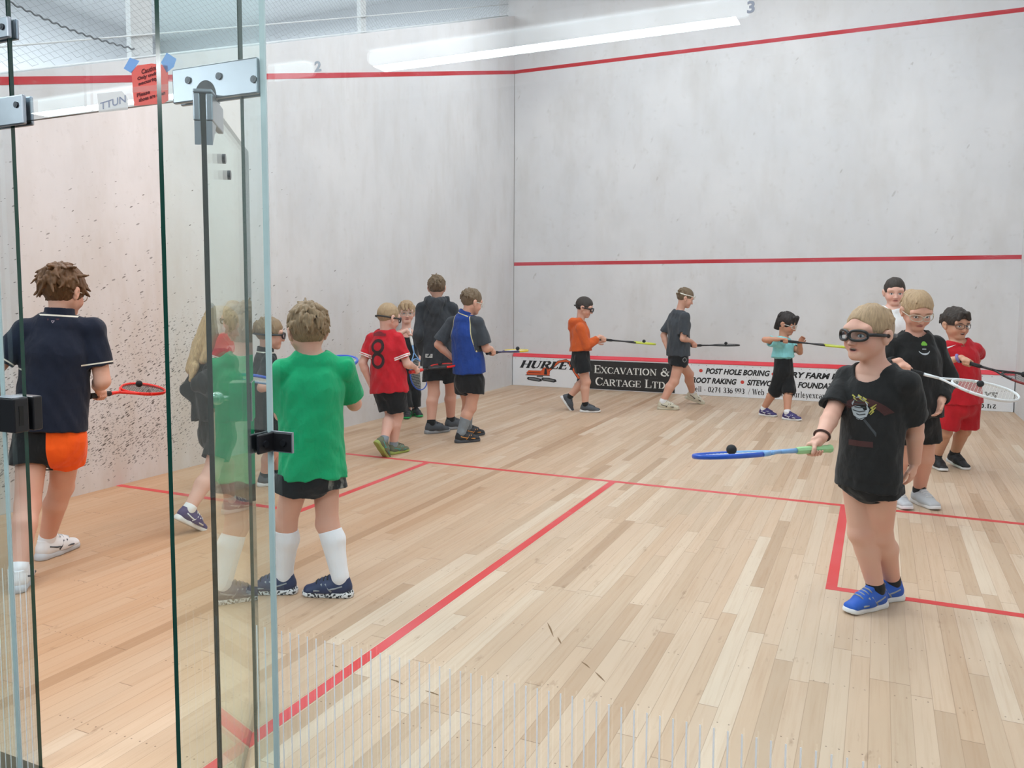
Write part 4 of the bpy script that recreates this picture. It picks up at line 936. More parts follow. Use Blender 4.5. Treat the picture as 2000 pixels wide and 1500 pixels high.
def hair_vols(c, Hf, Hl, Hu, q, st, seed):
    A = np.array([Hl, Hf, Hu]); P = lambda l, f, u: c + (Hl * l + Hf * f + Hu * u) * q
    t = st.get('t', 0.010); rr = (0.0735 + t, 0.092 + t * 0.9, 0.085 + t * 1.1)
    v = [Ell(P(0, -0.006, 0.022), tuple(x * q for x in rr), A, 0.0)]
    rnd = np.random.RandomState(seed); ln = st.get('len', 0.035)
    for i in range(st.get('tufts', 90)):
        d = unit(rnd.normal(size=3)); d[2] = abs(d[2]) * rnd.choice([1, 1, -0.45]); d[1] -= 0.15
        p = V3(0, -0.006, 0.022) + d * np.array(rr) * 0.93
        cr = p - V3(0.01, -0.05, 0.105); fl = unit(cr - d * (cr @ d)); dd = unit(fl + d * st.get('lift', 0.22) + V3(0, 0.0, -0.25) + rnd.normal(size=3) * st.get('mess', 0.2))
        L = ln * rnd.uniform(0.6, 1.25); r0 = st.get('tr', 0.010)
        v.append(Vol(P(*p), P(*(p + dd * L)), r0 * q, 0.003 * q, 0.006 * q))
    for e_ in st.get('extra', []):
        (a, b, ra, rb) = e_; v.append(Vol(P(*a), P(*b), ra * q, rb * q, 0.012 * q))
    hl = st.get('hl', 0.048)
    v.append(Ell(P(0, 0.125, hl - 0.092), (0.090 * q, 0.085 * q, 0.098 * q), A, 0.006 * q, 'cut'))
    nape = st.get('nape', -0.055)
    lo, hi = c - 0.4, c + 0.3
    def cutn(x, y, z):
        px, py, pz = x - c[0], y - c[1], z - c[2]
        f = (px * Hf[0] + py * Hf[1] + pz * Hf[2]) / q; u = (px * Hu[0] + py * Hu[1] + pz * Hu[2]) / q
        return (u - (nape + np.clip(f + 0.035, 0, 0.06) * st.get('side', 0.75))) * q
    if not st.get('long'):
        fc = Fn(cutn, lo, hi, 'cut'); fc.k = 0.014; v.append(fc)
    if not st.get('overears'):
        for s in (1, -1): v.append(Ell(P(s * 0.085, -0.004, -0.020), (0.026 * q, 0.024 * q, 0.034 * q), A, 0.004 * q, 'cut'))
    for e_ in st.get('fringe', []):
        (a, b, ra, rb) = e_; v.append(Vol(P(*a), P(*b), ra * q, rb * q, 0.006 * q))
    return v
def eyewear(kind, c, Hf, Hl, Hu, q, parent, col):
    P = lambda l, f, u: c + (Hl * l + Hf * f + Hu * u) * q
    m = MB(); le = MB(); z0 = -0.012 + (0.040 if kind == 'up' else 0); f0 = 0.110 if kind != 'spec' else 0.104
    fr = lambda l: f0 - 6.0 * l * l
    w, hgt, r = {'goggle': (0.0325, 0.0195, 0.0056), 'spec': (0.0275, 0.019, 0.0020), 'clear': (0.0325, 0.020, 0.0022), 'up': (0.0325, 0.018, 0.0034)}[kind]
    for s in (1, -1):
        rim = []
        for i in range(28):
            a = 2 * pi * i / 28; ca, sa = math.cos(a), math.sin(a)
            l = s * 0.034 + w * abs(ca) ** 0.75 * (1 if ca > 0 else -1); u = z0 + hgt * abs(sa) ** 0.8 * (1 if sa > 0 else -1); rim.append(P(l, fr(l), u))
        m.tube(rim, r * q, 8, True, up=Hf); le.add(np.array(rim + [np.mean(rim, 0) + Hf * 0.001]), [(i, (i + 1) % 28, 28) for i in range(28)])
        m.tube([P(s * 0.064, fr(0.064), z0 + 0.004), P(s * 0.077, 0.055, z0 + 0.004), P(s * 0.082, 0.02, z0 + 0.002), P(s * 0.083, -0.012, z0)], (r * 1.25) * q, 8, up=Hu)
    m.tube([P(-0.006, fr(0.0), z0 + 0.006), P(0, fr(0) + 0.002, z0 + 0.008), P(0.006, fr(0), z0 + 0.006)], r * q, 8, up=Hu)
    if kind in ('goggle', 'up'):
        pts = [P(0.0855 * math.cos(a), -0.008 + 0.106 * math.sin(a), z0 - 0.002) for a in np.linspace(0.05, -pi - 0.05, 30)]
        m.tube(pts, 0.0065 * q, 8, up=Hu, flat=0.35)
    o = m.build('goggles' if kind in ('goggle', 'up', 'clear') else 'spectacles', col, parent, smooth=True)
    le.build('lens', M_EYEGLASS if kind == 'goggle' else M_CLEARLENS, o, smooth=True)
    return o

class Person: pass
def decal(pr, shirt, p, q, px, v, f, size, name, mat, dirv, right, up=UP, off=0.0018):
    """lay 2-D shapes on a garment round the point a sight line meets it"""
    bv = BVHTree.FromPolygons([Vector(x) for x in p.tolist()], [tuple(int(i) for i in r) for r in q])
    d = unit(ray(*px)); hit = bv.ray_cast(Vector(CAM), Vector(d))
    if hit[0] is None: print('decal missed', name); return None
    o = np.array(hit[0]); out = []
    for a, b in np.asarray(v) * size:
        s = o + right * a + up * b - dirv * 0.25; h_ = bv.ray_cast(Vector(s), Vector(dirv), 0.45)
        out.append((np.array(h_[0]) + np.array(h_[1]) * (off if h_[1].dot(Vector(dirv)) < 0 else -off)) if h_[0] is not None else o + right * a + up * b)
    m = MB(); m.add(np.array(out), f); ob = m.build(name, mat, shirt)
    return ob

def person(spec):
    S_ = spec; H = S_['H']; b = S_.get('b', 1.0); q = S_.get('hq', 1.0)
    gb = at(*S_['base'], 2, 0.0); V = gb - CAM; V[2] = 0; V = unit(V); R = np.cross(V, UP)
    face = lambda a: unit(V * math.cos(math.radians(a)) + R * math.sin(math.radians(a)))
    def Wp(x, y, dd=0.0):
        d = ray(x, y); return CAM + d * (((gb - CAM) @ V + dd) / (d @ V))
    F = face(S_['a']); Fs = face(S_.get('as', S_['a'])); L = np.cross(UP, F); Ls = np.cross(UP, Fs)
    root = empty('person', tuple(gb)); tag(root, S_['label'], 'person', None, None)
    pel, nk, hd = Wp(*S_['hip']), Wp(*S_['neck']), Wp(*S_['head'])
    S = unit(nk - pel); T = np.linalg.norm(nk - pel)
    # --- head frame
    Fh = face(S_['ah']); pt = math.radians(S_.get('pitch', 0)); Hl = np.cross(UP, Fh); Hf = Fh * math.cos(pt) - UP * math.sin(pt); Hu = np.cross(Hf, Hl)
    rl = math.radians(S_.get('roll', 0)); Hl, Hu = Hl * math.cos(rl) + Hu * math.sin(rl), Hu * math.cos(rl) - Hl * math.sin(rl)
    # --- legs
    sf = S_.get('foot', 0.158 * H) / 0.200
    legs = {}
    for sd, sg in (('L', 1), ('R', -1)):
        x, y, ta, pitch, lift = (S_['feet'][sd] + (0, 0))[:5]
        g = at(x, y, 2, 0.0); td = face(ta); th = math.radians(pitch); ball = 0.105 * sf
        yaw = math.atan2(td[1], td[0])
        org = g - td * ball if pitch > 0 else g
        M = Matrix.Translation(Vector(org + UP * lift)) @ Matrix.Rotation(yaw, 4, 'Z') @ Matrix.Translation((ball, 0, 0)) @ Matrix.Rotation(th, 4, 'Y') @ Matrix.Translation((-ball, 0, 0)) @ Matrix.Diagonal((sf, sf, sf, 1))
        ank = np.array(M @ Vector((-0.018, 0, 0.085))); hip = pel + L * sg * 0.050 * H * (0.5 + 0.5 * b) - UP * 0.025 * H
        legs[sd] = [hip, None, ank, M, td]
    reach = max(np.linalg.norm(l[0] - l[2]) for l in legs.values()) * S_.get('bend', 1.012)
    for sd in 'LR':
        hip, _, ank, M, td = legs[sd]
        ln = reach if S_['feet'][sd][3:4] and S_['feet'][sd][3] > 15 else min(reach, np.linalg.norm(hip - ank) * S_.get('straight', 1.008))
        legs[sd][1] = ik(hip, ank, ln * 0.512, ln * 0.488, unit(td * 0.6 + F * 0.6))
    # --- racket first, since it fixes the hand
    rk = S_.get('racket'); grip = {}
    if rk:
        B, Tp = Wp(*rk['butt']), Wp(*rk['tip']); A = unit(Tp - B); Hc = B + A * rk.get('hold', 0.085)
        up = rk.get('up', UP); Nf = unit(up - A * (up @ A)); ro = math.radians(rk.get('roll', 0)); Nf = unit(Nf * math.cos(ro) + np.cross(A, Nf) * math.sin(ro))
        if 'edge' in rk:                            # tip the face about its own axis until it shows this much of itself
            vd = unit(B + A * 0.5 - CAM); T0 = np.cross(A, Nf)
            Nf = min((Nf * math.cos(r) + T0 * math.sin(r) for r in np.radians(np.arange(-40, 41))), key=lambda m: abs(-(m @ vd) - rk['edge']))
        RACKETS.append((B, A, Nf, rk))
        grip[rk['hand']] = (Hc, A)
    sh = {}; arms = {}
    for sd, sg in (('L', 1), ('R', -1)):
        s0 = nk + Ls * sg * S_.get('shw', 0.098) * H * (0.55 + 0.45 * b) - UP * S_.get('shdrop', 0.050) * H
        al = S_.get('al', 1.0); ua, fa = 0.170 * H * al, 0.142 * H * al; hs = 0.80 * H / 1.35
        if sd in grip:
            Hc, A = grip[sd]
            out = unit(Ls * sg * 0.6 + UP * 0.75) if not rk.get('palm') is not None else np.asarray(rk['palm'], float)
            if rk.get('palm') is not None: out = unit(Ls * sg * rk['palm'][0] + UP * rk['palm'][1] + Fs * rk['palm'][2])
            N = unit(out - A * (out @ A)); Tt = np.cross(A, N)
            if Tt @ (Ls * sg - UP * 0.3) < 0: Tt = -Tt
            w = Hc + N * 0.028 * hs - unit(A * 0.55 + unit(Hc - s0) * 0.45 - UP * 0.15) * 0.062 * hs
        else:
            w = Wp(*S_['hands'][sd])
        pole = np.asarray(S_.get('pole' + sd, (-0.5, 0.35, -0.6)), float)
        pw = Fs * pole[0] + Ls * sg * pole[1] + UP * pole[2]
        el = ik(s0, w, ua, fa, pw); arms[sd] = (s0, el, w)
        if sd in grip: hv = gripping_hand(w, Hc, A, N, Tt, hs * 1.02)
        else:
            D = unit(w - el); D = unit(D + np.asarray(S_.get('handdir' + sd, (0, 0, 0)), float)[0] * Fs + UP * np.asarray(S_.get('handdir' + sd, (0, 0, 0)), float)[2] + Ls * sg * np.asarray(S_.get('handdir' + sd, (0, 0, 0)), float)[1])
            N = -Ls * sg + Fs * 0.15; N = unit(N - D * (N @ D)); Tt = np.cross(D, N)
            if Tt @ (Fs + UP * 0.2) < 0: Tt = -Tt
            hv = relaxed_hand(w, D, N, Tt, hs * 1.05)
        sh[sd] = hv
    # --- body
    hb = H * (0.45 + 0.55 * b)
    secs = [(pel - UP * 0.03 * H, (0.090 * hb, 0.072 * hb), L), (pel + S * 0.30 * T, (0.078 * hb, 0.063 * hb), unit(L + Ls)), (pel + S * 0.68 * T, (0.089 * hb, 0.067 * hb), Ls), (nk - S * 0.10 * T, (0.070 * hb, 0.048 * hb), Ls)]
    nt = nk - S * 0.03 * H
    bv = [Vol(secs[i][0], secs[i + 1][0], secs[i][1], secs[i + 1][1], 0.03, secs[i][2]) for i in range(3)]
    for sd in 'LR':
        s0, el, w = arms[sd]
        bv += [Vol(nk - S * 0.03 * H, s0, 0.028 * hb, 0.030 * hb, 0.025), Vol(s0, el, 0.0300 * hb, 0.0245 * hb, 0.015), Vol(el, el + (w - el) * 0.3, 0.0250 * hb, 0.0255 * hb, 0.010), Vol(el + (w - el) * 0.3, w, (0.0255 * hb, 0.0245 * hb), (0.0185 * H, 0.0150 * H), 0.010, np.cross(unit(w - el), UP))]
        hip, kn, ank, M, td = legs[sd]
        back = -unit(td - unit(kn - ank) * (td @ unit(kn - ank)))
        ca = kn + (ank - kn) * 0.32 + back * 0.010 * H
        bv += [Vol(hip, kn, 0.048 * hb, 0.0365 * hb, 0.02), Vol(kn, ank, 0.0345 * hb, 0.0235 * H, 0.02), Vol(kn + back * 0.004, ca, 0.030 * hb, 0.0335 * hb, 0.02), Vol(ca, ank, 0.0330 * hb, 0.0215 * H, 0.02), Vol(kn - back * 0.008 * H, kn - back * 0.0081 * H, 0.031 * hb, None, 0.015)]
        toe = np.array(M @ Vector((0.085, 0, 0.034))); heel = np.array(M @ Vector((-0.025, 0, 0.045)))
        bv += [Vol(ank, heel, 0.020 * sf * 1.1, 0.022 * sf, 0.01), Vol(heel, toe, 0.022 * sf, 0.013 * sf, 0.006)]
    bv += head_vols(hd, Hf, Hl, Hu, q, S_.get('mouth', 0), nt)
    for sd in 'LR': bv += sh[sd]
    h = S_.get('res', 0.0045)
    Fd, lo = field(bv, h); p, qd = skin(Fd, lo, h)
    hcv = lambda P_: np.column_stack([(P_ - hd) @ Hl, (P_ - hd) @ Hf, (P_ - hd) @ Hu]) / q
    body = mesh_obj('body', p, qd, S_['skin'], root, hc=hcv(p))
    # --- hair
    st = S_['hair']; hh = S_.get('hres', 0.0035)
    Fd, lo = field(hair_vols(hd, Hf, Hl, Hu, q, st, S_.get('seed', 1)), hh, folds(S_.get('seed', 1) + 5, 0.0025, 0.03, 0.05)); p, qd = skin(Fd, lo, hh)
    hair = mesh_obj('hair', p, qd, st['mat'], root, hc=hcv(p))
    # --- shirt
    g = S_['shirt']; e = g.get('loose', 0.014); hem = g.get('hem')
    hz = Wp(*hem)[2] if hem else pel[2] - 0.02
    hc_ = pel + S * ((hz - pel[2]) / max(S[2], 0.3)); ch = g.get('h', 0.0055)
    e3 = S_['shorts'].get('loose', 0.012)
    hr = (max(secs[0][1][0] + e3 * 0.8, secs[2][1][0]) + e * g.get('flare', 1.0) , max(secs[0][1][1] + e3 * 0.8, secs[2][1][1]) + e * g.get('flare', 1.0))
    sv = [Vol(hc_, secs[2][0], hr, (secs[2][1][0] + e, secs[2][1][1] + e), 0.03, unit(L + Ls), (1, 0)), Vol(secs[2][0], secs[3][0], (secs[2][1][0] + e, secs[2][1][1] + e), (secs[3][1][0] + e * 0.6, secs[3][1][1] + e * 0.7), 0.03, Ls)]
    cuts = []; zones = []
    fr = g.get('sleeve', 0.72)
    for sd in 'LR':
        s0, el, w = arms[sd]
        e2 = g.get('sloose', e)
        sv.append(Vol(nk - S * 0.035 * H, s0, 0.029 * hb + 0.006, 0.0300 * hb + 0.006, 0.02))
        if fr <= 0: continue
        if fr <= 1.0:
            end = s0 + (el - s0) * fr; r1 = 0.030 * hb + e2 * 1.05
            sv.append(Vol(s0, end, 0.0305 * hb + e2 * 0.45, r1, 0.018, None, (0, 1)))
            dn = unit(el - s0); cuts.append(Vol(end - dn * 0.030, end + dn * 0.02, r1 - 0.013, r1 - 0.010, 0.0, None, (1, 1), 'cut'))
            zones.append((s0, end, sd))
        else:
            k2 = el + (w - el) * (fr - 1.0)
            sv += [Vol(s0, el, 0.0305 * hb + e2 * 0.5, 0.026 * hb + e2, 0.018), Vol(el, k2, 0.028 * hb + e2, 0.020 * H + e2 * 0.75, 0.015, None, (0, 1))]
            dn = unit(w - el); cuts.append(Vol(k2 - dn * 0.02, k2 + dn * 0.02, 0.018 * H + 0.004, 0.018 * H + 0.005, 0.0, None, (1, 1), 'cut'))
            zones.append((s0, k2, sd))
    if g.get('hood'):
        bk = -Fs
        for sg in (1, -1):
            sv.append(Vol(nk + Ls * sg * 0.050 * H + UP * 0.008 * H + bk * 0.005, nk + bk * 0.060 * H + Ls * sg * 0.030 * H - UP * 0.002 * H, 0.024 * H, 0.030 * H, 0.02))
            sv.append(Vol(nk + Ls * sg * 0.050 * H + UP * 0.006 * H, nk - bk * 0.050 * H + Ls * sg * 0.020 * H - UP * 0.040 * H, 0.022 * H, 0.013 * H, 0.02))
        sv.append(Vol(nk + bk * 0.066 * H - UP * 0.010 * H, nk + bk * (0.062 + 0.02 * g['hood']) * H - UP * 0.075 * g['hood'] * H, (0.050 * H, 0.026 * H), (0.034 * H, 0.018 * H), 0.03, Ls))
    nd = unit(hd - Hf * 0.02 - nk)
    nr = g.get('neck', 0.013)
    cuts.append(Vol(nk - S * 0.035 * H - UP * 0.0 + Fs * g.get('scoop', 0.012), nk + nd * 0.10, 0.036 * H + nr, 0.036 * H + nr + 0.01, 0.010, None, (0, 0), 'cut'))
    if g.get('collar'):
        c0 = nk - nd * 0.022; c1 = nk + nd * 0.042
        cuts += [Vol(c0, c1, 0.034 * H + 0.021, 0.034 * H + 0.015, 0.004, None, (1, 1)), Vol(c0 - nd * 0.02, c1 + nd * 0.02, 0.034 * H + 0.011, 0.034 * H + 0.005, 0.0, None, (1, 1), 'cut')]
    if g.get('tank'):
        for sd in 'LR':
            s0 = arms[sd][0]; cuts.append(Vol(s0 + UP * 0.06, s0 - UP * 0.055 * H, 0.046 * H, 0.040 * H, 0.006, None, (0, 0), 'cut'))
        cuts.append(Ell(nk + Fs * 0.05 - UP * 0.02 * H, (0.06 * H, 0.06 * H, 0.055 * H), np.array([Ls, Fs, UP]), 0.004, 'cut'))
    core = [None] + [Vol(secs[i][0], secs[i + 1][0], tuple(r + 0.005 for r in secs[i][1]), tuple(r + 0.005 for r in secs[i + 1][1]), 0.03, secs[i][2], (1, 0) if i == 0 else (0, 0)) for i in range(3)]
    core[1].a = hc_ + S * 0.004 if hz > (pel - UP * 0.03 * H)[2] else core[1].a
    for sd in 'LR':
        s0, el, w = arms[sd]
        if fr > 0: core += [Vol(nk - S * 0.03 * H, s0, 0.028 * hb + 0.005, 0.030 * hb + 0.005, 0.02), Vol(s0, s0 + (el - s0) * min(fr, 1.0), 0.030 * hb + 0.005, 0.0265 * hb + 0.006, 0.015, None, (0, 1 if fr <= 1 else 0))]
    Fd, lo = field(sv + core + cuts, ch, folds(S_.get('seed', 1), 1.5 * g.get('fold', 0.005), 0.13, 0.22)); p, qd = skin(Fd, lo, ch)
    zn = np.full((len(p), 3), 9.0); zn[:, 2] = -1.0
    hg = (p - nk) @ S; lat = np.abs((p - nk) @ Ls) - (0.055 * H + np.clip(-hg - 0.02, 0, 1) * 0.22)
    zn[:, 2] = np.where(hg > -0.24 * H, lat, -1.0)
    for s0, end, sd in zones:
        ln = np.linalg.norm(end - s0); dn = (end - s0) / ln; t = (p - s0) @ dn; rad = np.linalg.norm(p - s0 - np.outer(t, dn), axis=1)
        on = (rad < 0.06 * H + e) & (t < ln + 0.03)
        zn[on, 0] = ln - t[on]; zn[on, 2] = np.maximum(zn[on, 2], t[on] - 0.10 * H)
    hn = (p - nk) @ nd; rad = np.linalg.norm((p - nk) - np.outer(hn, nd), axis=1); near = rad < 0.034 * H + 0.040
    zn[:, 1] = np.where(near, hn, -9.0)
    if g.get('collar'): zn[near & (hn > -0.004), 2] = -1.0
    shirt = mesh_obj(g.get('name', 'shirt'), p, qd, g['mat'], root, None, None, zn)
    sp, sq = p, qd
    # --- shorts or trousers
    g2 = S_['shorts']; e = g2.get('loose', 0.012)
    tt = max(0.10 * T, (hz + 0.02 - pel[2]) / max(S[2], 0.4))
    tv = [Vol(pel - UP * 0.045 * H, pel + S * tt, (secs[0][1][0] + e * 0.8, secs[0][1][1] + e * 0.8), (secs[0][1][0] * 0.95 + 0.006, secs[0][1][1] * 0.95 + 0.006), 0.02, L)]; cuts = []; lg = []
    for sd in 'LR':
        hip, kn, ank, M, td = legs[sd]; fr = g2.get('frac' + sd, g2['frac'])
        r0 = 0.052 * hb + e * 0.6
        if fr <= 1.05:
            end = hip + (kn - hip) * fr; r1 = (0.055 - 0.013 * fr) * hb + e * g2.get('flare', 1.6)
            tv.append(Vol(hip, end, r0, r1, 0.02, None, (0, 1))); dn = unit(kn - hip)
        else:
            end = kn + (ank - kn) * (fr - 1.0); r1 = g2.get('cuff', 0.040 * hb + e)
            tv += [Vol(hip, kn, r0, 0.043 * hb + e, 0.02), Vol(kn, end, 0.043 * hb + e, r1, 0.02, None, (0, 1))]; dn = unit(ank - kn)
        cuts.append(Vol(end - dn * 0.025, end + dn * 0.02, r1 - 0.014, r1 - 0.011, 0.0, None, (1, 1), 'cut')); lg.append((hip, end, sd))
    cuts.append(Fn(lambda x, y, z: z - (hz + 0.022) + 0 * x + 0 * y, pel - 0.6, pel + 0.6, 'int'))
    Fd, lo = field(tv + cuts, ch, folds(S_.get('seed', 1) + 3, 1.4 * g2.get('fold', 0.004), 0.12, 0.2)); p, qd = skin(Fd, lo, ch)
    zn = np.full((len(p), 3), 9.0); zn[:, 2] = -0.012 * H - (p - pel) @ L
    if g2.get('backonly'): zn[(p - legs['R'][0]) @ F > 0.02, 2] = -1.0
    shorts = mesh_obj(g2.get('name', 'shorts'), p, qd, g2['mat'], root, None, None, zn)
    # --- socks and shoes
    for sd in 'LR':
        hip, kn, ank, M, td = legs[sd]
        sk = S_.get('socks')
        if sk:
            back = -unit(td - unit(kn - ank) * (td @ unit(kn - ank))); ca = kn + (ank - kn) * 0.32 + back * 0.010 * H
            t1 = ank + (kn - ank) * sk[1]; heel = np.array(M @ Vector((-0.022, 0, 0.05)))
            kv = [Vol(ank, heel, 0.0245 * H, 0.024 * H, 0.015)]
            if sk[1] > 0.5: kv += [Vol(kn, ank, 0.0345 * hb + 0.004, 0.0245 * H + 0.002, 0.02), Vol(kn + back * 0.004, ca, 0.030 * hb + 0.004, 0.0335 * hb + 0.004, 0.02), Vol(ca, ank, 0.0330 * hb + 0.004, 0.0230 * H + 0.002, 0.02)]
            else: kv += [Vol(ank, t1, 0.0245 * H + 0.002, 0.0255 * H + 0.003, 0.02, None, (0, 1))]
            dn = unit(kn - ank); tp = t1
            kv.append(Fn(lambda x, y, z: (x - tp[0]) * dn[0] + (y - tp[1]) * dn[1] + (z - tp[2]) * dn[2], ank - 0.5, ank + 0.6, 'int'))
            Fd, lo = field(kv, 0.004); p, qd = skin(Fd, lo, 0.004)
            mesh_obj('sock', p, qd, sk[0], root)
        put_shoe(root, M, S_['shoes'])
    if S_.get('eyes'): eyewear(S_['eyes'][0], hd, Hf, Hl, Hu, q, root, S_['eyes'][1])
    pr = Person(); pr.__dict__.update(root=root, shirt=shirt, sp=sp, sq=sq, shorts=shorts, F=F, Fs=Fs, L=L, Ls=Ls, S=S, H=H, arms=arms, legs=legs, Wp=Wp, Hf=Hf, Hl=Hl, Hu=Hu, hd=hd, q=q, nk=nk, pel=pel, V=V, R=R, body=body, hair=hair)
    return pr
# ------------------------------------------------------------------ the cast
SK = skin_material('skin_fair', (218, 168, 146)); SK2 = skin_material('skin_pale', (226, 180, 162), brow=(150, 118, 84)); SK3 = skin_material('skin_tan', (206, 158, 130), brow=(60, 44, 34), iris=(50, 36, 28), mouth=0.9)
SKO = skin_material('skin_open_mouth', (222, 174, 153), brow=(168, 138, 100), mouth=0.7); SK4 = skin_material('skin_warm', (204, 150, 122), brow=(50, 36, 30), iris=(40, 28, 24))
H_BROWN = hair_material('hair_brown', (96, 66, 38)); H_LBROWN = hair_material('hair_light_brown', (142, 116, 84)); H_SANDY = hair_material('hair_sandy', (176, 148, 114)); H_BLOND = hair_material('hair_blond', (190, 160, 118))
H_DARK = hair_material('hair_dark', (52, 42, 34)); H_BLACK = hair_material('hair_black', (40, 32, 28)); H_MID = hair_material('hair_ash_brown', (112, 92, 68))
C_NAVY = cloth('navy_polo_cloth', (18, 26, 44), fold=0.35, trim=(226, 220, 204), bands=((0.010, 0.017),), collar=True); C_BPOLO = cloth('black_polo_cloth', (17, 16, 16), trim=(226, 220, 204), collar=True); C_BLACK = cloth('black_cloth', (17, 16, 16)); C_BLACK2 = cloth('washed_black_cloth', (25, 24, 23)); C_GREEN = cloth('green_cotton', (0, 160, 102)); C_RED = cloth('red_jersey', (196, 18, 34), trim=(238, 236, 232), bands=((0.001, 0.011), (0.017, 0.026))); C_CRIM = cloth('crimson_kit', (190, 20, 34))
C_CHAR = cloth('charcoal_hoodie', (50, 52, 56), worn=0.3); C_BLUE = cloth('royal_blue_cloth', (22, 60, 140), second=(58, 62, 68), trim=(210, 200, 150), piping=True, collar=True); C_BLUEP = C_BLUE; C_WTOP = cloth('white_top_grey_sleeves', (236, 236, 236), second=(70, 72, 78)); C_DGREY = cloth('dark_grey_cloth', (60, 64, 70)); C_ORNG = cloth('burnt_orange_fleece', (208, 92, 32)); C_TEAL = cloth('aqua_cotton', (140, 214, 218)); C_ORSH = cloth('black_and_orange_shorts', (17, 16, 16), second=(248, 92, 20), worn=0.06)
C_WHITE = cloth('white_cotton', (236, 236, 236), worn=0.04); C_SOCKW = cloth('white_sock', (238, 238, 240), worn=0.03, fold=0.2); C_SOCKB = cloth('black_sock', (24, 23, 23)); C_SOCKG = cloth('grey_sock', (136, 146, 154)); C_CREAM = cloth('cream_trim', (226, 220, 204))
def camo():
    m = cloth('black_and_camouflage_shorts', (17, 16, 16), second=(110, 110, 104)); t = m.node_tree     # mottled grey print on the second colour
    mx = [n for n in t.nodes if n.type == 'MIX' and tuple(round(v, 3) for v in n.inputs[7].default_value) == tuple(round(v, 3) for v in srgb(110, 110, 104))][0]
    nz = t.nodes.new('ShaderNodeTexNoise'); nz.inputs['Scale'].default_value = 24; tc = t.nodes.new('ShaderNodeTexCoord'); t.links.new(tc.outputs['Object'], nz.inputs['Vector'])
    rp = t.nodes.new('ShaderNodeValToRGB'); e = rp.color_ramp.elements; e[0].position = 0.42; e[0].color = srgb(30, 30, 30); e[1].position = 0.58; e[1].color = srgb(132, 132, 126)
    t.links.new(nz.outputs[0], rp.inputs[0]); t.links.new(rp.outputs[0], mx.inputs[7]); return m
C_CAMO = camo()
def sh(name, rgb): return plain(name, rgb, 0.55)
S_WHITE = sh('shoe_white', (232, 232, 232)); S_GREY = sh('shoe_grey', (150, 154, 158)); S_BLACK = sh('shoe_black', (30, 30, 32)); S_DGREY = sh('shoe_dark_grey', (70, 74, 80)); S_BLUE = sh('shoe_blue', (22, 88, 190)); S_NAVY = sh('shoe_navy', (38, 48, 84)); S_PURP = sh('shoe_purple', (62, 50, 108))
S_OLIVE = sh('shoe_olive', (104, 108, 84)); S_LIME = sh('shoe_lime', (156, 170, 84)); S_TEAL = sh('shoe_teal', (60, 160, 150)); S_ORANGE = sh('shoe_orange', (226, 150, 70)); S_GREENS = sh('shoe_green_sole', (30, 160, 80)); S_BEIGE = sh('shoe_beige', (206, 198, 176)); S_LGREY = sh('shoe_light_grey', (196, 200, 204))
def speckle(name):
    n = NT(name); z = n.noise(n.coord('Object'), 90, 2); n.base(n.mix(n.mr(z, 0.52, 0.55), srgb(232, 232, 232), srgb(28, 28, 32)), 0.6); return n.mat
S_SPECK = speckle('shoe_speckled_sole')
E_BLACK = plain('eyewear_black', (22, 20, 20), 0.3); E_WHITE = plain('eyewear_white', (236, 232, 220), 0.3); E_CLEAR = plain('eyewear_clear', (196, 186, 168), 0.3); E_BROWN = plain('eyewear_brown', (70, 46, 34), 0.35)
G_BLACK = plain('grip_black', (26, 25, 25), 0.8); G_WHITE = plain('grip_white', (236, 236, 234), 0.8); G_GREEN = plain('grip_pale_green', (160, 206, 150), 0.8); G_RED = plain('grip_red', (226, 60, 50), 0.8)
R_RED = plain('racket_red', (236, 44, 34), 0.3); R_BLUE = plain('racket_blue', (30, 84, 190), 0.3); R_YEL = plain('racket_yellow', (222, 196, 44), 0.3); R_LIME = plain('racket_lime', (196, 206, 60), 0.3); R_BLK = plain('racket_black', (34, 32, 34), 0.3); R_WHT = plain('racket_white', (224, 228, 230), 0.3); R_SKY = plain('racket_sky', (130, 176, 226), 0.3); R_DRED = plain('racket_dark_red', (120, 30, 30), 0.35); R_PURP = plain('racket_purple', (58, 52, 92), 0.35)
R_STR = plain('racket_strings', (220, 220, 214), 0.5); R_STRB = plain('racket_dark_strings', (52, 52, 54), 0.5)
M_BALL = plain('rubber_ball', (22, 22, 24), 0.75)

PEOPLE = {}
def add(key, **kw): PEOPLE[key] = person(kw); return PEOPLE[key]

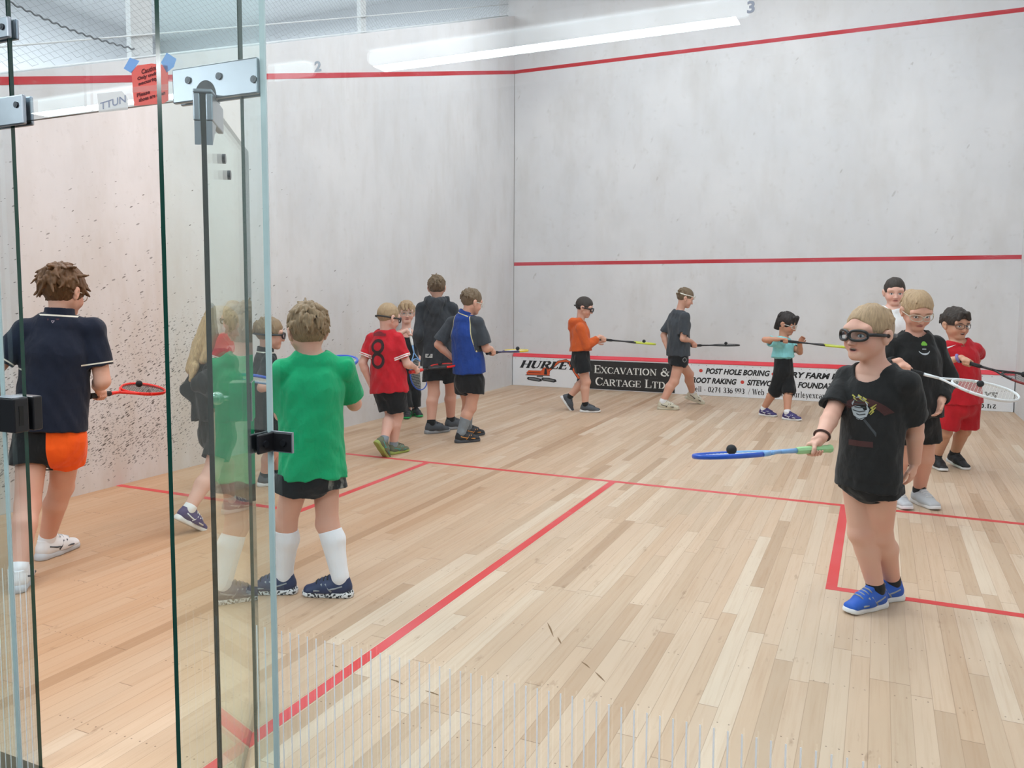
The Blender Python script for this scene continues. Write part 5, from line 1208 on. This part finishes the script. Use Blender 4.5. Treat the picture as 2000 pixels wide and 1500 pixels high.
# boy in navy polo, left
p = add('navy', label='person in navy polo and orange and black shorts, seen from behind in the doorway', H=1.53, b=1.05, hq=1.06, base=(72, 1120), a=18, **{'as': 12}, ah=42, pitch=14,
    head=(124, 566, 0.02), neck=(116, 618, 0), hip=(97, 842, 0), res=0.0035, hres=0.003,
    feet={'L': (40, 1148, 10), 'R': (100, 1086, 48, 0, 0)}, hands={'L': (-12, 800, 0.12)}, poleL=(-0.6, 0.6, -0.4), poleR=(-0.8, 0.3, -0.6), shdrop=0.045,
    racket=dict(hand='R', butt=(174, 774, 0.14), tip=(301, 757, 0.66), edge=0.20, cols=(R_RED, R_RED, G_BLACK, R_STRB), label='red squash racket held out flat by the boy in the navy polo', ball=(0.55, 0.035), ball_label='black squash ball on the red racket of the boy in the navy polo'),
    skin=SK, hair=dict(mat=H_BROWN, t=0.016, tufts=210, len=0.050, mess=0.45, lift=0.22, nape=-0.072, tr=0.011, side=0.35, hl=0.03), seed=11,
    shirt=dict(name='polo_shirt', mat=C_NAVY, sleeve=0.70, hem=(97, 836), collar=True, loose=0.016, sloose=0.016, h=0.0045, fold=0.004),
    shorts=dict(mat=C_ORSH, frac=0.40, loose=0.016), socks=(C_SOCKW, 0.24), shoes=(S_WHITE, S_LGREY, S_LGREY, S_DGREY), eyes=('clear', E_CLEAR))
m2 = [(-0.5, 0), (0.5, 0), (0, -0.9)]
decal(p, p.shirt, p.sp, p.sq, (103, 624), *poly2([(-1.5, -0.25), (1.7, -0.25), (1.7, 0.25), (-1.5, 0.25)]), 0.016, 'neck_label', plain('neck_label_maroon', (66, 34, 44), 0.8), p.Fs, -p.Ls)
v, f = ribbon([(-0.5, 0.3), (0.6, 0.2), (0.0, -0.6), (-0.5, 0.3)], 0.22, 0.1)
decal(p, p.shirt, p.sp, p.sq, (103, 628), v, f, 0.012, 'neck_logo', plain('pale_print', (150, 140, 150), 0.8), p.Fs, -p.Ls)

# girl in black with long fair hair, behind the door edge
add('longhair', label='person with long fair hair in a black jacket, half hidden behind the dark door edge', H=1.30, hq=1.0, base=(425, 1015), a=62, ah=70, pitch=8,
    head=(434, 636, 0), neck=(426, 685, 0), hip=(424, 835, 0), feet={'L': (455, 1000, 60), 'R': (388, 1036, 58, 34)}, hands={'L': (424, 780, -0.05), 'R': (428, 782, -0.12)}, poleL=(-1, 0.5, -0.4), poleR=(-1.0, 0.35, -0.3), skin=SK2,
    hair=dict(mat=H_BLOND, t=0.012, tufts=60, long=True, overears=True, extra=[((0.0, -0.06, 0.0), (0.02, -0.10, -0.12), 0.070, 0.055), ((0.02, -0.10, -0.12), (0.02, -0.15, -0.28), 0.055, 0.034), ((0.055, -0.06, -0.03), (0.05, -0.11, -0.22), 0.034, 0.022), ((-0.055, -0.06, -0.03), (-0.05, -0.11, -0.22), 0.034, 0.022), ((-0.01, -0.14, -0.26), (-0.03, -0.165, -0.34), 0.028, 0.012)]), seed=3,
    shirt=dict(name='jacket', mat=C_BLACK, sleeve=1.85, hem=(420, 818), loose=0.030, sloose=0.022, fold=0.012), shorts=dict(mat=C_BLACK2, frac=0.62, loose=0.016, flare=1.4), socks=(C_SOCKW, 0.10), shoes=(S_PURP, S_WHITE, S_WHITE, S_WHITE))

# boy with spectacles between the fin and the boy in green
add('spectacled', label='person in black collared shirt and black glasses, partly behind the boy in green', H=1.24, base=(528, 950), a=78, ah=84, pitch=6,
    head=(526, 650, 0), neck=(518, 688, 0), hip=(527, 828, 0), feet={'R': (522, 948, 70, 0), 'L': (548, 940, 75, 0)}, hands={'L': (548, 765, 0)}, skin=SK,
    racket=dict(hand='R', butt=(570, 764, -0.20), tip=(506, 742, -0.62), cols=(R_BLUE, R_SKY, G_WHITE, R_STR), label='blue and white squash racket beside the fin joint, by the boy with glasses', ball=None, palm=(0.3, 0.8, 0)),
    hair=dict(mat=H_LBROWN, t=0.009, tufts=60, len=0.026), seed=4, shirt=dict(name='polo_shirt', mat=C_BPOLO, collar=True, sleeve=0.8, hem=(527, 836), loose=0.02), shorts=dict(mat=C_BLACK2, frac=0.5, loose=0.016), socks=(C_SOCKB, 0.2), shoes=(S_DGREY, S_WHITE, S_GREY, None), eyes=('goggle', E_BLACK))

# boy in green
p = add('green', label='person in bright green t-shirt and long white socks, seen from behind the glass', H=1.345, hq=1.03, base=(602, 1163), a=-30, **{'as': -6}, ah=-14, pitch=6,
    head=(600, 643, 0.01), neck=(612, 692, 0), hip=(610, 900, 0), res=0.0035, hres=0.003, b=1.04, shdrop=0.052,
    feet={'L': (548, 1158, -78, 0), 'R': (657, 1164, -72, 0)}, hands={'L': (590, 812, 0.24)}, poleL=(-0.3, 0.5, -0.8), poleR=(-0.3, 0.5, -0.8),
    racket=dict(hand='R', butt=(636, 748, 0.20), tip=(664, 701, 0.80), roll=0, cols=(R_BLUE, R_BLK, G_BLACK, R_STR), label='blue squash racket tip showing past the shoulder of the boy in green', ball=None),
    skin=SK, hair=dict(mat=H_LBROWN, t=0.014, tufts=170, len=0.040, mess=0.28, nape=-0.062, side=0.4), seed=21,
    shirt=dict(name='t_shirt', mat=C_GREEN, sleeve=0.80, hem=(610, 928), loose=0.018, sloose=0.022, h=0.0045, fold=0.007, neck=0.010), shorts=dict(mat=C_CAMO, backonly=True, frac=0.36, loose=0.020), socks=(C_SOCKW, 0.86), shoes=(S_NAVY, S_SPECK, S_BLACK, S_GREY))

# boy in the red number eight shirt
p = add('eight', label='person in red football shirt number 8, seen from behind', H=1.30, b=1.14, shw=0.090, hq=1.04, base=(768, 887), a=38, **{'as': 28}, ah=52, pitch=12,
    head=(758, 618, 0.0), neck=(752, 648, 0), hip=(760, 748, 0), res=0.004,
    feet={'R': (772, 886, 50, 0), 'L': (752, 893, 48, 52)}, hands={'L': (722, 748, 0.05)}, poleL=(-0.5, 0.5, -0.5),
    racket=dict(hand='R', butt=(801, 727, 0.05), tip=(883, 711, 0.60), cols=(R_RED, R_BLK, G_RED, R_STRB), label='red and black squash racket held by the boy in the number 8 shirt', ball=(0.52, 0.03), ball_label='black squash ball on the racket of the number 8 boy'),
    skin=SK2, hair=dict(mat=H_SANDY, t=0.005, tufts=0, nape=-0.060), seed=31,
    shirt=dict(name='football_shirt', mat=C_RED, sleeve=0.74, hem=(758, 765), loose=0.024, sloose=0.02, fold=0.007), shorts=dict(mat=C_BLACK, frac=0.80, loose=0.024), socks=(C_SOCKG, 0.14), shoes=(S_OLIVE, S_LIME, S_BLACK, S_TEAL), eyes=('goggle', E_BLACK))
v1, f1 = ribbon(arc(0, 0.285, 0.235, 0.235, 0, 360, 36), 0.13); v2, f2 = ribbon(arc(0, -0.27, 0.255, 0.265, 0, 360, 36), 0.13)
v1[:, 1] *= 0.98
M_NUM = plain('jersey_number_black', (48, 20, 20), 0.8)
decal(p, p.shirt, p.sp, p.sq, (737, 691), np.concatenate([v1, v2]), f1 + [tuple(i + len(v1) for i in q) for q in f2], 0.215, 'number', M_NUM, p.Fs, -p.Ls)
v, f = ribbon([(-0.5, 0.0), (0.5, 0.0)], 0.18, 0.05); v2, f2 = ribbon(arc(0, -0.25, 0.45, 0.4, 30, 150, 20), 0.14)
decal(p, p.shirt, p.sp, p.sq, (740, 654), np.concatenate([v, v2]), f + [tuple(i + len(v) for i in q) for q in f2], 0.13, 'name_print', plain('jersey_print_dark_red', (130, 24, 34), 0.8), p.Fs, -p.Ls)

# boy in black vest facing the camera
add('vest', label='person in black vest facing the camera, holding a racket upright head down', H=1.31, b=0.94, hq=1.10, base=(800, 812), a=172, ah=176, pitch=2,
    head=(794, 609, 0), neck=(793, 642, 0), hip=(797, 737, 0), feet={'L': (812, 812, 160), 'R': (797, 815, 190)}, hands={'L': (815, 715, -0.02)}, poleR=(-0.2, 1.0, -0.6),
    racket=dict(hand='R', butt=(799, 641, -0.22), tip=(819, 742, -0.30), hold=0.055, up=V3(0.43, -0.9, 0), roll=-35, cols=(R_BLUE, R_SKY, G_WHITE, R_STR), label='blue squash racket held head down by the boy in the black vest', ball=None, palm=(0.7, 0.0, 0.5)),
    skin=SK2, hair=dict(mat=H_SANDY, t=0.012, tufts=90, len=0.04, fringe=[((-0.05, 0.075, 0.075), (-0.035, 0.098, 0.028), 0.022, 0.012), ((-0.01, 0.085, 0.08), (-0.005, 0.106, 0.026), 0.022, 0.012), ((0.03, 0.082, 0.078), (0.035, 0.098, 0.028), 0.022, 0.012)]), seed=41,
    shirt=dict(name='vest', mat=C_BLACK, sleeve=0, tank=True, hem=(797, 745), loose=0.010), shorts=dict(name='trousers', mat=C_BLACK2, frac=1.88, loose=0.014), socks=None, shoes=(S_BLACK, S_GREENS, S_BLACK, S_GREENS), eyes=('clear', E_CLEAR))

# tall boy in charcoal hoodie
p = add('hoodie', label='person in charcoal hooded jacket and black shorts, tallest of the back group, seen from behind', H=1.57, hq=1.02, base=(870, 842), a=8, ah=4, pitch=2,
    head=(853, 560, 0), neck=(853, 588, 0), hip=(859, 698, 0), feet={'L': (846, 846, 62), 'R': (884, 838, 60)}, hands={'L': (829, 692, 0.04), 'R': (890, 688, 0.10)}, poleL=(-0.8, 0.15, -0.3), poleR=(-0.5, 0.6, -0.3), skin=SK,
    hair=dict(mat=H_MID, t=0.010, tufts=110, len=0.03, nape=-0.058), seed=51, shirt=dict(name='hooded_jacket', mat=C_CHAR, sleeve=1.9, hem=(855, 712), loose=0.030, sloose=0.02, hood=1.0, fold=0.010, flare=1.0), shorts=dict(mat=C_BLACK, frac=0.62, loose=0.022), socks=(C_SOCKB, 0.26), shoes=(S_DGREY, S_GREY, S_BLACK, None))
v, f = poly2([(-0.5, -0.25), (0.5, -0.25), (0.5, 0.25), (-0.5, 0.25)])
d = decal(p, p.shirt, p.sp, p.sq, (838, 695), v, f, 0.075, 'hem_patch', plain('white_patch', (196, 196, 192), 0.8), p.Fs, -p.Ls, off=0.004)
v, f, _ = sans_text('AL-F', 0.3); v = fit2(v, -0.36, 0.36, -0.12, 0.12)
if d: decal(p, p.shirt, p.sp, p.sq, (838, 695), v, f, 0.075, 'patch_print', M_INK, p.Fs, -p.Ls, off=0.006)

# boy in blue raglan polo
add('blue', label='person in blue polo with dark grey sleeves, seen from behind near the front corner', H=1.44, hq=1.02, base=(908, 863), a=38, **{'as': 30}, ah=58, pitch=14,
    head=(921, 588, 0), neck=(908, 615, 0), hip=(916, 735, 0), feet={'R': (905, 864, 68, 0), 'L': (917, 852, 62, 0)}, hands={'L': (886, 702, 0.1)}, poleL=(-0.4, 0.6, -0.5),
    racket=dict(hand='R', butt=(951, 690, 0.08), tip=(1020, 684, 0.62), cols=(R_YEL, R_PURP, G_BLACK, R_STR), label='yellow squash racket held by the boy in the blue polo', ball=(0.66, 0.0), ball_label='black squash ball at the tip of the yellow racket'),
    skin=SK, hair=dict(mat=H_MID, t=0.009, tufts=90, len=0.026, nape=-0.060), seed=61, shirt=dict(name='polo_shirt', mat=C_BLUE, collar=True, sleeve=0.84, hem=(915, 728), loose=0.018, sloose=0.022), shorts=dict(mat=C_BLACK, frac=0.42, loose=0.018), socks=(C_SOCKG, 0.55), shoes=(S_BLACK, S_DGREY, S_BLACK, S_ORANGE), eyes=('clear', E_WHITE))

# boy in orange hoodie
add('orange', label='person in orange hooded top walking right along the front wall', H=1.36, hq=1.04, base=(1130, 803), a=86, ah=96, pitch=16,
    head=(1141, 599, 0), neck=(1132, 628, 0), hip=(1134, 694, 0), feet={'R': (1146, 805, 92, 0), 'L': (1112, 801, 90, 55)}, hands={'L': (1164, 668, 0.08)}, poleR=(-0.8, 0.2, -0.6), poleL=(-0.8, 0.2, -0.6),
    racket=dict(hand='R', butt=(1164, 662, -0.06), tip=(1267, 671, -0.02), cols=(R_LIME, R_BLK, G_BLACK, R_STR), label='yellow and black squash racket held by the boy in the orange top', ball=(0.62, 0.0), ball_label='black squash ball on the racket of the orange top boy'),
    skin=SK, hair=dict(mat=H_DARK, t=0.007, tufts=0, nape=-0.050), seed=71, shirt=dict(name='hooded_top', mat=C_ORNG, sleeve=1.86, hem=(1134, 684), loose=0.016, sloose=0.012, hood=0.75, flare=0.8, fold=0.007), shorts=dict(mat=C_BLACK, frac=0.58, loose=0.020), socks=(C_SOCKB, 0.14), shoes=(S_DGREY, S_WHITE, S_BLACK, None), eyes=('goggle', E_BLACK))

# boy in dark tee
p = add('darktee', label='person in dark grey t-shirt and black shorts walking right, white goggles pushed up', H=1.47, hq=1.0, base=(1326, 799), a=72, **{'as': 62}, ah=78, pitch=18,
    head=(1338, 581, 0), neck=(1326, 607, 0), hip=(1325, 692, 0), feet={'R': (1298, 800, 88, 0), 'L': (1368, 789, 82, 20)}, hands={'L': (1306, 686, 0.05)}, poleL=(-0.5, 0.5, -0.3),
    racket=dict(hand='R', butt=(1342, 675, 0.02), tip=(1430, 674, 0.30), cols=(R_BLK, R_BLK, G_BLACK, R_STR), label='black squash racket held by the boy in the dark grey t-shirt', ball=(0.50, 0.0), ball_label='black squash ball on the racket of the dark grey t-shirt boy'),
    skin=SK, hair=dict(mat=H_MID, t=0.009, tufts=60, len=0.026, lift=0.12, nape=-0.050), seed=81, shirt=dict(name='t_shirt', mat=C_DGREY, sleeve=0.84, hem=(1324, 694), loose=0.020, sloose=0.022, fold=0.007), shorts=dict(mat=C_BLACK, frac=0.34, loose=0.014), socks=(C_SOCKW, 0.16), shoes=(S_BEIGE, S_BEIGE, S_WHITE, S_BLACK), eyes=('up', E_WHITE))
v, f = ribbon(arc(0, 0, 0.4, 0.5, 0, 360, 20), 0.16)
bvp = np.array([list(x.co) for x in p.shorts.data.vertices]); bvq = np.array([list(x.vertices) for x in p.shorts.data.polygons])
decal(p, p.shorts, bvp, bvq, (1337, 703), v, f, 0.05, 'crest', plain('crest_grey', (130, 130, 130), 0.7), p.V, p.R)

# girl in aqua top
add('aqua', label='person in aqua top and long black shorts with racket, walking in front of the advertising', H=1.22, hq=1.06, base=(1525, 815), a=104, ah=112, pitch=18,
    head=(1537, 631, 0), neck=(1530, 660, 0), hip=(1530, 716, 0), feet={'R': (1494, 812, 118, 0), 'L': (1540, 820, 112, 0)}, hands={'L': (1562, 668, -0.12)}, poleR=(-1.0, 0.5, 0.0), poleL=(-0.2, 0.6, -0.5), handdirL=(0.8, 0, 0.5),
    racket=dict(hand='R', butt=(1524, 665, -0.22), tip=(1639, 677, -0.20), hold=0.05, cols=(R_LIME, R_BLK, G_BLACK, R_STR), label='black and lime squash racket held by the girl in the aqua top', ball=None),
    skin=SK4, hair=dict(mat=H_BLACK, t=0.012, tufts=40, len=0.03, mess=0.05, nape=-0.10, side=0.2, fringe=[((-0.045, 0.07, 0.08), (-0.045, 0.076, 0.020), 0.024, 0.014), ((0.0, 0.078, 0.08), (0.0, 0.089, 0.018), 0.024, 0.014), ((0.045, 0.066, 0.08), (0.045, 0.076, 0.020), 0.024, 0.014)], extra=[((0, -0.07, 0), (0, -0.085, -0.11), 0.05, 0.03)]), seed=91,
    shirt=dict(name='t_shirt', mat=C_TEAL, sleeve=0.66, hem=(1531, 697), loose=0.016, sloose=0.02), shorts=dict(name='long_shorts', mat=C_BLACK, frac=1.12, loose=0.022, cuff=0.066), socks=(C_SOCKW, 0.22), shoes=(S_PURP, S_WHITE, S_PURP, S_WHITE), eyes=('clear', E_WHITE))

# woman at the back
add('woman', label='person with dark tied-back hair and white top, mostly hidden behind the fair-haired girl', H=1.56, base=(1748, 900), a=168, ah=172, pitch=8,
    head=(1747, 568, 0), neck=(1742, 600, 0), hip=(1744, 722, 0), feet={'R': (1735, 898, 170), 'L': (1762, 902, 165)}, hands={'L': (1775, 720, -0.02), 'R': (1716, 722, -0.02)}, skin=SK2,
    hair=dict(mat=H_DARK, t=0.006, tufts=0, hl=0.05, nape=-0.06, extra=[((0.0, -0.09, 0.0), (-0.03, -0.10, -0.07), 0.026, 0.018), ((-0.03, -0.10, -0.07), (-0.085, -0.07, -0.13), 0.018, 0.008)]), seed=101, shirt=dict(name='t_shirt', mat=C_WTOP, sleeve=0.8, hem=(1744, 735)), shorts=dict(name='leggings', mat=C_BLACK, frac=1.85, loose=0.006), socks=None, shoes=(S_BLACK, S_WHITE, S_BLACK, None))

# fair girl in black sweatshirt
p = add('fair', label='person with fair hair in black sweatshirt holding a white racket, behind the boy with goggles', H=1.43, hq=1.05, base=(1785, 998), a=152, ah=158, pitch=24, roll=0,
    head=(1791, 604, -0.03), neck=(1786, 650, 0), hip=(1785, 808, 0), res=0.004,
    feet={'R': (1748, 985, 150, 0), 'L': (1798, 985, 146, 0)}, hands={'L': (1838, 783, -0.05)}, poleL=(-0.5, 0.7, -0.2), poleR=(-0.4, 0.7, -0.6), handdirL=(0, 0, -0.6),
    racket=dict(hand='R', butt=(1738, 714, -0.30), tip=(1934, 764, -0.36), up=V3(0.05, -0.30, 1), cols=(R_WHT, R_WHT, G_BLACK, R_STR), label='white squash racket held flat by the fair-haired girl in black', ball=(0.40, 0.02), ball_label='black squash ball on the white racket'),
    skin=SK, hair=dict(mat=H_SANDY, t=0.009, tufts=26, len=0.05, mess=0.08, lift=0.05, hl=0.056, nape=-0.075, extra=[((0, -0.08, 0.02), (0, -0.12, 0.03), 0.05, 0.045)]), seed=111,
    shirt=dict(name='sweatshirt', mat=C_BLACK2, sleeve=1.90, hem=(1785, 812), loose=0.028, sloose=0.018, fold=0.007), shorts=dict(mat=C_BLACK, frac=0.50, loose=0.018), socks=(C_SOCKB, 0.20), shoes=(S_LGREY, S_WHITE, S_WHITE, None), eyes=('clear', E_CLEAR))
rt = -p.R * 0 + p.Ls
pa = [poly2(disc2(0, 0.15, 0.34)[0]), poly2(disc2(-0.28, 0.02, 0.2)[0]), poly2(disc2(0.26, 0.02, 0.2)[0])]
V_ = np.concatenate([a[0] for a in pa]); F_ = []; n_ = 0
for a in pa: F_ += [tuple(i + n_ for i in a[1][0])]; n_ += len(a[0])
decal(p, p.shirt, p.sp, p.sq, (1805, 673), V_, F_, 0.040, 'crest_tree', plain('crest_green', (120, 186, 60), 0.7), -p.Fs, p.Ls)
v, f = ribbon(arc(0, 0.1, 0.62, 0.5, 200, 345, 16), np.concatenate([np.linspace(0.05, 0.2, 9), np.linspace(0.2, 0.05, 8)])); decal(p, p.shirt, p.sp, p.sq, (1805, 685), v, f, 0.055, 'crest_arc', plain('crest_white', (190, 196, 200), 0.7), -p.Fs, p.Ls)
v, f = ribbon([(-0.3, 0), (0.3, 0)], 0.14, 0.1); decal(p, p.shirt, p.sp, p.sq, (1805, 682), v, f, 0.04, 'crest_name', plain('crest_white', (190, 196, 200), 0.7), -p.Fs, p.Ls)

# boy in red kit
p = add('redkit', label='person in plain red football kit with glasses, rightmost in the court', H=1.30, hq=1.04, base=(1866, 922), a=152, ah=140, pitch=6,
    head=(1866, 631, 0), neck=(1872, 665, 0), hip=(1876, 775, 0), feet={'R': (1830, 914, 160, 0), 'L': (1882, 916, 142, 10)}, hands={'L': (1902, 722, 0.12)}, poleL=(-0.9, 0.6, -0.2), poleR=(-0.6, 0.8, -0.4),
    racket=dict(hand='R', butt=(1866, 702, -0.26), tip=(1988, 736, -0.46), up=V3(0.1, -0.25, 1), cols=(R_DRED, R_BLK, G_BLACK, R_STRB), label='dark red squash racket held by the boy in red kit', ball=(0.36, 0.02), ball_label='black squash ball on the racket of the boy in red kit'),
    skin=SK3, mouth=0.9, hair=dict(mat=H_DARK, t=0.014, tufts=80, len=0.03, mess=0.12, fringe=[((-0.03, 0.08, 0.078), (-0.05, 0.088, 0.04), 0.022, 0.014), ((0.02, 0.085, 0.078), (0.03, 0.098, 0.042), 0.022, 0.014)]), seed=121,
    shirt=dict(name='football_shirt', mat=C_CRIM, sleeve=0.70, hem=(1876, 788), loose=0.020, neck=0.016), shorts=dict(mat=C_CRIM, frac=0.82, loose=0.026), socks=(C_SOCKB, 0.16), shoes=(S_BLACK, S_WHITE, S_BLACK, None), eyes=('spec', E_BROWN))
pts = [(-0.5, 0.02), (-0.38, -0.16), (-0.1, -0.10), (0.55, 0.22)]
v, f = ribbon(pts, [0.03, 0.16, 0.17, 0.02], 0.06) if False else ribbon([(-0.48, 0.06), (-0.44, -0.08), (-0.30, -0.13), (-0.05, -0.06), (0.25, 0.07), (0.55, 0.22)], [0.03, 0.10, 0.16, 0.13, 0.08, 0.01])
decal(p, p.shirt, p.sp, p.sq, (1855, 677), v, f, 0.068, 'swoosh', plain('print_white', (236, 220, 218), 0.7), -p.Fs, p.Ls)
ld = MB(); c_ = np.array(p.legs['R'][3] @ Vector((0.01, 0.045, 0.012))); ld.sphere(c_, 0.006)
n_ = NT('green_led'); n_.base((0.1, 1, 0.4, 1)); n_.b.inputs['Emission Color'].default_value = (0.05, 1, 0.35, 1); n_.b.inputs['Emission Strength'].default_value = 6; ld.build('shoe_light', n_.mat, p.root)
col = MB(); 

# boy in black tee and goggles, nearest
p = add('front', label='person in black t-shirt and black goggles, nearest the camera, mouth open', H=1.365, hq=1.06, base=(1712, 1206), a=-142, **{'as': -148}, ah=-140, pitch=0,
    head=(1698, 648, -0.02), neck=(1712, 712, 0), hip=(1698, 906, 0), res=0.003, hres=0.003, b=1.0,
    feet={'R': (1703, 1188, -140, 0), 'L': (1733, 1172, -128, 0)}, hands={'L': (1786, 902, 0.10)}, al=0.93, poleL=(-0.5, 0.12, -0.2), poleR=(-0.5, 0.5, -0.6), handdirL=(0.1, -0.1, -0.5),
    racket=dict(hand='R', butt=(1622, 876, -0.22), tip=(1434, 888, -0.62), edge=0.05, cols=(R_BLUE, R_SKY, G_GREEN, R_STR), label='blue squash racket held out by the boy with goggles', ball=(0.62, 0.03), ball_label='black squash ball near the tip of the blue racket, nearest the camera', palm=(0.35, 0.85, 0.1)),
    skin=SKO, mouth=0.7, hair=dict(mat=H_SANDY, t=0.006, tufts=50, len=0.018, nape=-0.055, hl=0.060), seed=131,
    shirt=dict(name='t_shirt', mat=C_BLACK2, sleeve=0.82, hem=(1697, 951), loose=0.008, sloose=0.020, h=0.0045, fold=0.005, neck=0.022, scoop=0.016), shorts=dict(mat=C_BLACK, frac=0.25, loose=0.010), socks=(C_SOCKB, 0.20), shoes=(S_BLUE, S_WHITE, S_GREY, S_GREY), eyes=('goggle', E_BLACK))
M_PG = plain('print_grey', (176, 184, 190), 0.8); M_PY = plain('print_yellow', (186, 178, 86), 0.8); M_PR = plain('print_dark_red', (70, 34, 32), 0.8); M_PD = plain('print_charcoal', (60, 64, 68), 0.8)
def blob(cx, cy, rx, ry, n=24, j=0.12, seed=1):
    r = random.Random(seed); return poly2([(cx + rx * (1 + r.uniform(-j, j)) * math.cos(2 * pi * i / n), cy + ry * (1 + r.uniform(-j, j)) * math.sin(2 * pi * i / n)) for i in range(n)])
def many(parts):
    V_ = np.concatenate([a for a, _ in parts]); F_ = []; n = 0
    for a, f in parts: F_ += [tuple(i + n for i in q) for q in f]; n += len(a)
    return V_, F_
DR = lambda c, parts, s, nm, m, off: decal(p, p.shirt, p.sp, p.sq, c, *many(parts), s, nm, m, -p.Fs, p.Ls, off=off)
DR((1686, 808), [ribbon(arc(0, -0.15, 0.62, 0.50, 158, 22, 24), 0.20), ribbon([(-0.42, -0.86), (0.28, -0.84)], 0.16, 0.08)], 0.15, 'dark_red_print', M_PR, 0.0015)
DR((1679, 797), [blob(0, 0, 0.30, 0.36, 26, 0.08, 2)], 0.13, 'grey_print', M_PG, 0.002)
r_ = random.Random(5)
DR((1679, 797), [ribbon([(-0.2 + r_.uniform(-.05, .05), 0.25 - 0.11 * k), (0.0, 0.21 - 0.11 * k + r_.uniform(-.03, .03)), (0.2, 0.27 - 0.11 * k)], 0.035) for k in range(6)], 0.13, 'charcoal_print', M_PD, 0.0025)
bolt_ = lambda x, y, s: ribbon([(x, y), (x + 0.12 * s, y - 0.06 * s), (x + 0.05 * s, y - 0.08 * s), (x + 0.2 * s, y - 0.17 * s)], [0.05, 0.05, 0.05, 0.01])
DR((1679, 797), [bolt_(-0.26, 0.40, 1), bolt_(-0.05, 0.42, 1.1), bolt_(0.12, 0.36, 1), ribbon([(0.52, 0.18), (0.36, 0.03), (0.44, 0.03), (0.30, -0.14)], [0.02, 0.06, 0.06, 0.02]), ribbon([(0.50, 0.08), (0.40, -0.04), (0.44, -0.05), (0.34, -0.18)], [0.02, 0.05, 0.05, 0.02])], 0.13, 'yellow_bolts', M_PY, 0.003)
DR((1700, 836), [ribbon([(-0.2, 0.25), (0.14, -0.16), (0.16, -0.26)], [0.08, 0.07, 0.02])], 0.13, 'handle_print', M_PD, 0.002)
# bracelets
def bracelet(pr, sd, t, mat, r=0.0045, name='bracelet'):
    s0, el, w = pr.arms[sd]; d = unit(w - el); c = el + (w - el) * t; X = unit(np.cross(d, UP)); Y = np.cross(d, X); m = MB()
    m.tube([c + X * (0.0205 * pr.H + 0.003) * math.cos(a) + Y * (0.0180 * pr.H + 0.003) * math.sin(a) for a in np.linspace(0, 2 * pi, 24, endpoint=False)], r, 8, True, up=d); return m.build(name, mat, pr.root, smooth=True)
bracelet(p, 'R', 0.90, plain('brown_cord', (70, 40, 32), 0.7)); 
bracelet(PEOPLE['redkit'], 'R', 0.88, plain('purple_band', (128, 118, 176), 0.7), 0.010, 'wristband')

# ------------------------------------------------------------------ rackets and balls
def racket(B, A, N, rk):
    Tt = np.cross(N, A); cf, cs, cg, cst = rk['cols']
    P = lambda x, y, z: B + A * x + Tt * y + N * z
    xc, hl, hw = 0.515, 0.172, 0.100
    ol = []
    for i in range(64):
        a = 2 * pi * i / 64; ca, sa = math.cos(a), math.sin(a); x = xc + hl * ca
        ol.append((x, hw * sa * (1 + 0.16 * ca)))
    root = empty('squash_racket', tuple(B)); tag(root, rk['label'], 'racket')
    g = MB(); n = 14
    g.tube([P(x, 0, 0) for x in np.linspace(0.0, 0.19, n)], [0.0175, 0.0160] + [0.0148 + 0.0006 * (i % 2) for i in range(n - 3)] + [0.0125], 8, up=N); g.build('grip', cg, root)
    f1 = MB(); f2 = MB()
    k0 = [i for i in range(64)]
    tipi = [i % 64 for i in range(-20, 21)]; bot = [i % 64 for i in range(20, 45)]
    f1.tube([P(ol[i][0], ol[i][1], 0) for i in tipi], 0.0095, 10, up=N, flat=0.62)
    f2.tube([P(ol[i][0], ol[i][1], 0) for i in bot], 0.0095, 10, up=N, flat=0.62)
    f2.tube([P(0.188, 0, 0), P(0.24, 0, 0), P(0.285, 0, 0)], [0.0105, 0.0092, 0.0088], 10, up=N, flat=0.9)
    for s in (1, -1): f2.tube([P(0.275, s * 0.002, 0), P(0.315, s * 0.020, 0), P(0.352, s * 0.044, 0), P(0.385, s * 0.0635, 0)], 0.0075, 8, up=N, flat=0.7)
    fr = f1.build('frame', cf, root, smooth=True); f2.build('throat', cs, root, smooth=True)
    st = MB(); r = 0.00085
    yy = lambda x: hw * math.sqrt(max(0, 1 - ((x - xc) / hl) ** 2)) * (1 + 0.16 * (x - xc) / hl)
    for y in np.linspace(-0.088, 0.088, 14):
        xs = [x for x in np.linspace(xc - hl, xc + hl, 120) if yy(x) > abs(y)]
        if len(xs) > 1: st.tube([P(xs[0], y, 0), P(xs[-1], y, 0)], r, 4)
    for x in np.linspace(xc - hl + 0.018, xc + hl - 0.012, 19):
        w = yy(x)
        if w > 0.01: st.tube([P(x, -w, 0.0012), P(x, w, 0.0012)], r, 4)
    st.build('strings', cst, root)
    if rk.get('ball'):
        t, y = rk['ball']; c = P(xc - hl + 0.02 + t * (2 * hl - 0.04) , y, 0.0205 + 0.0012)
        m = MB().sphere(c, 0.0195, 24, 16); o = m.build('squash_ball', M_BALL, smooth=True); tag(o, rk['ball_label'], 'ball', 'squash balls balanced on rackets')
for r_ in RACKETS: racket(*r_)
# loose bits on the floor
M_BRK = plain('scuffed_rubber', (120, 92, 60), 0.9)
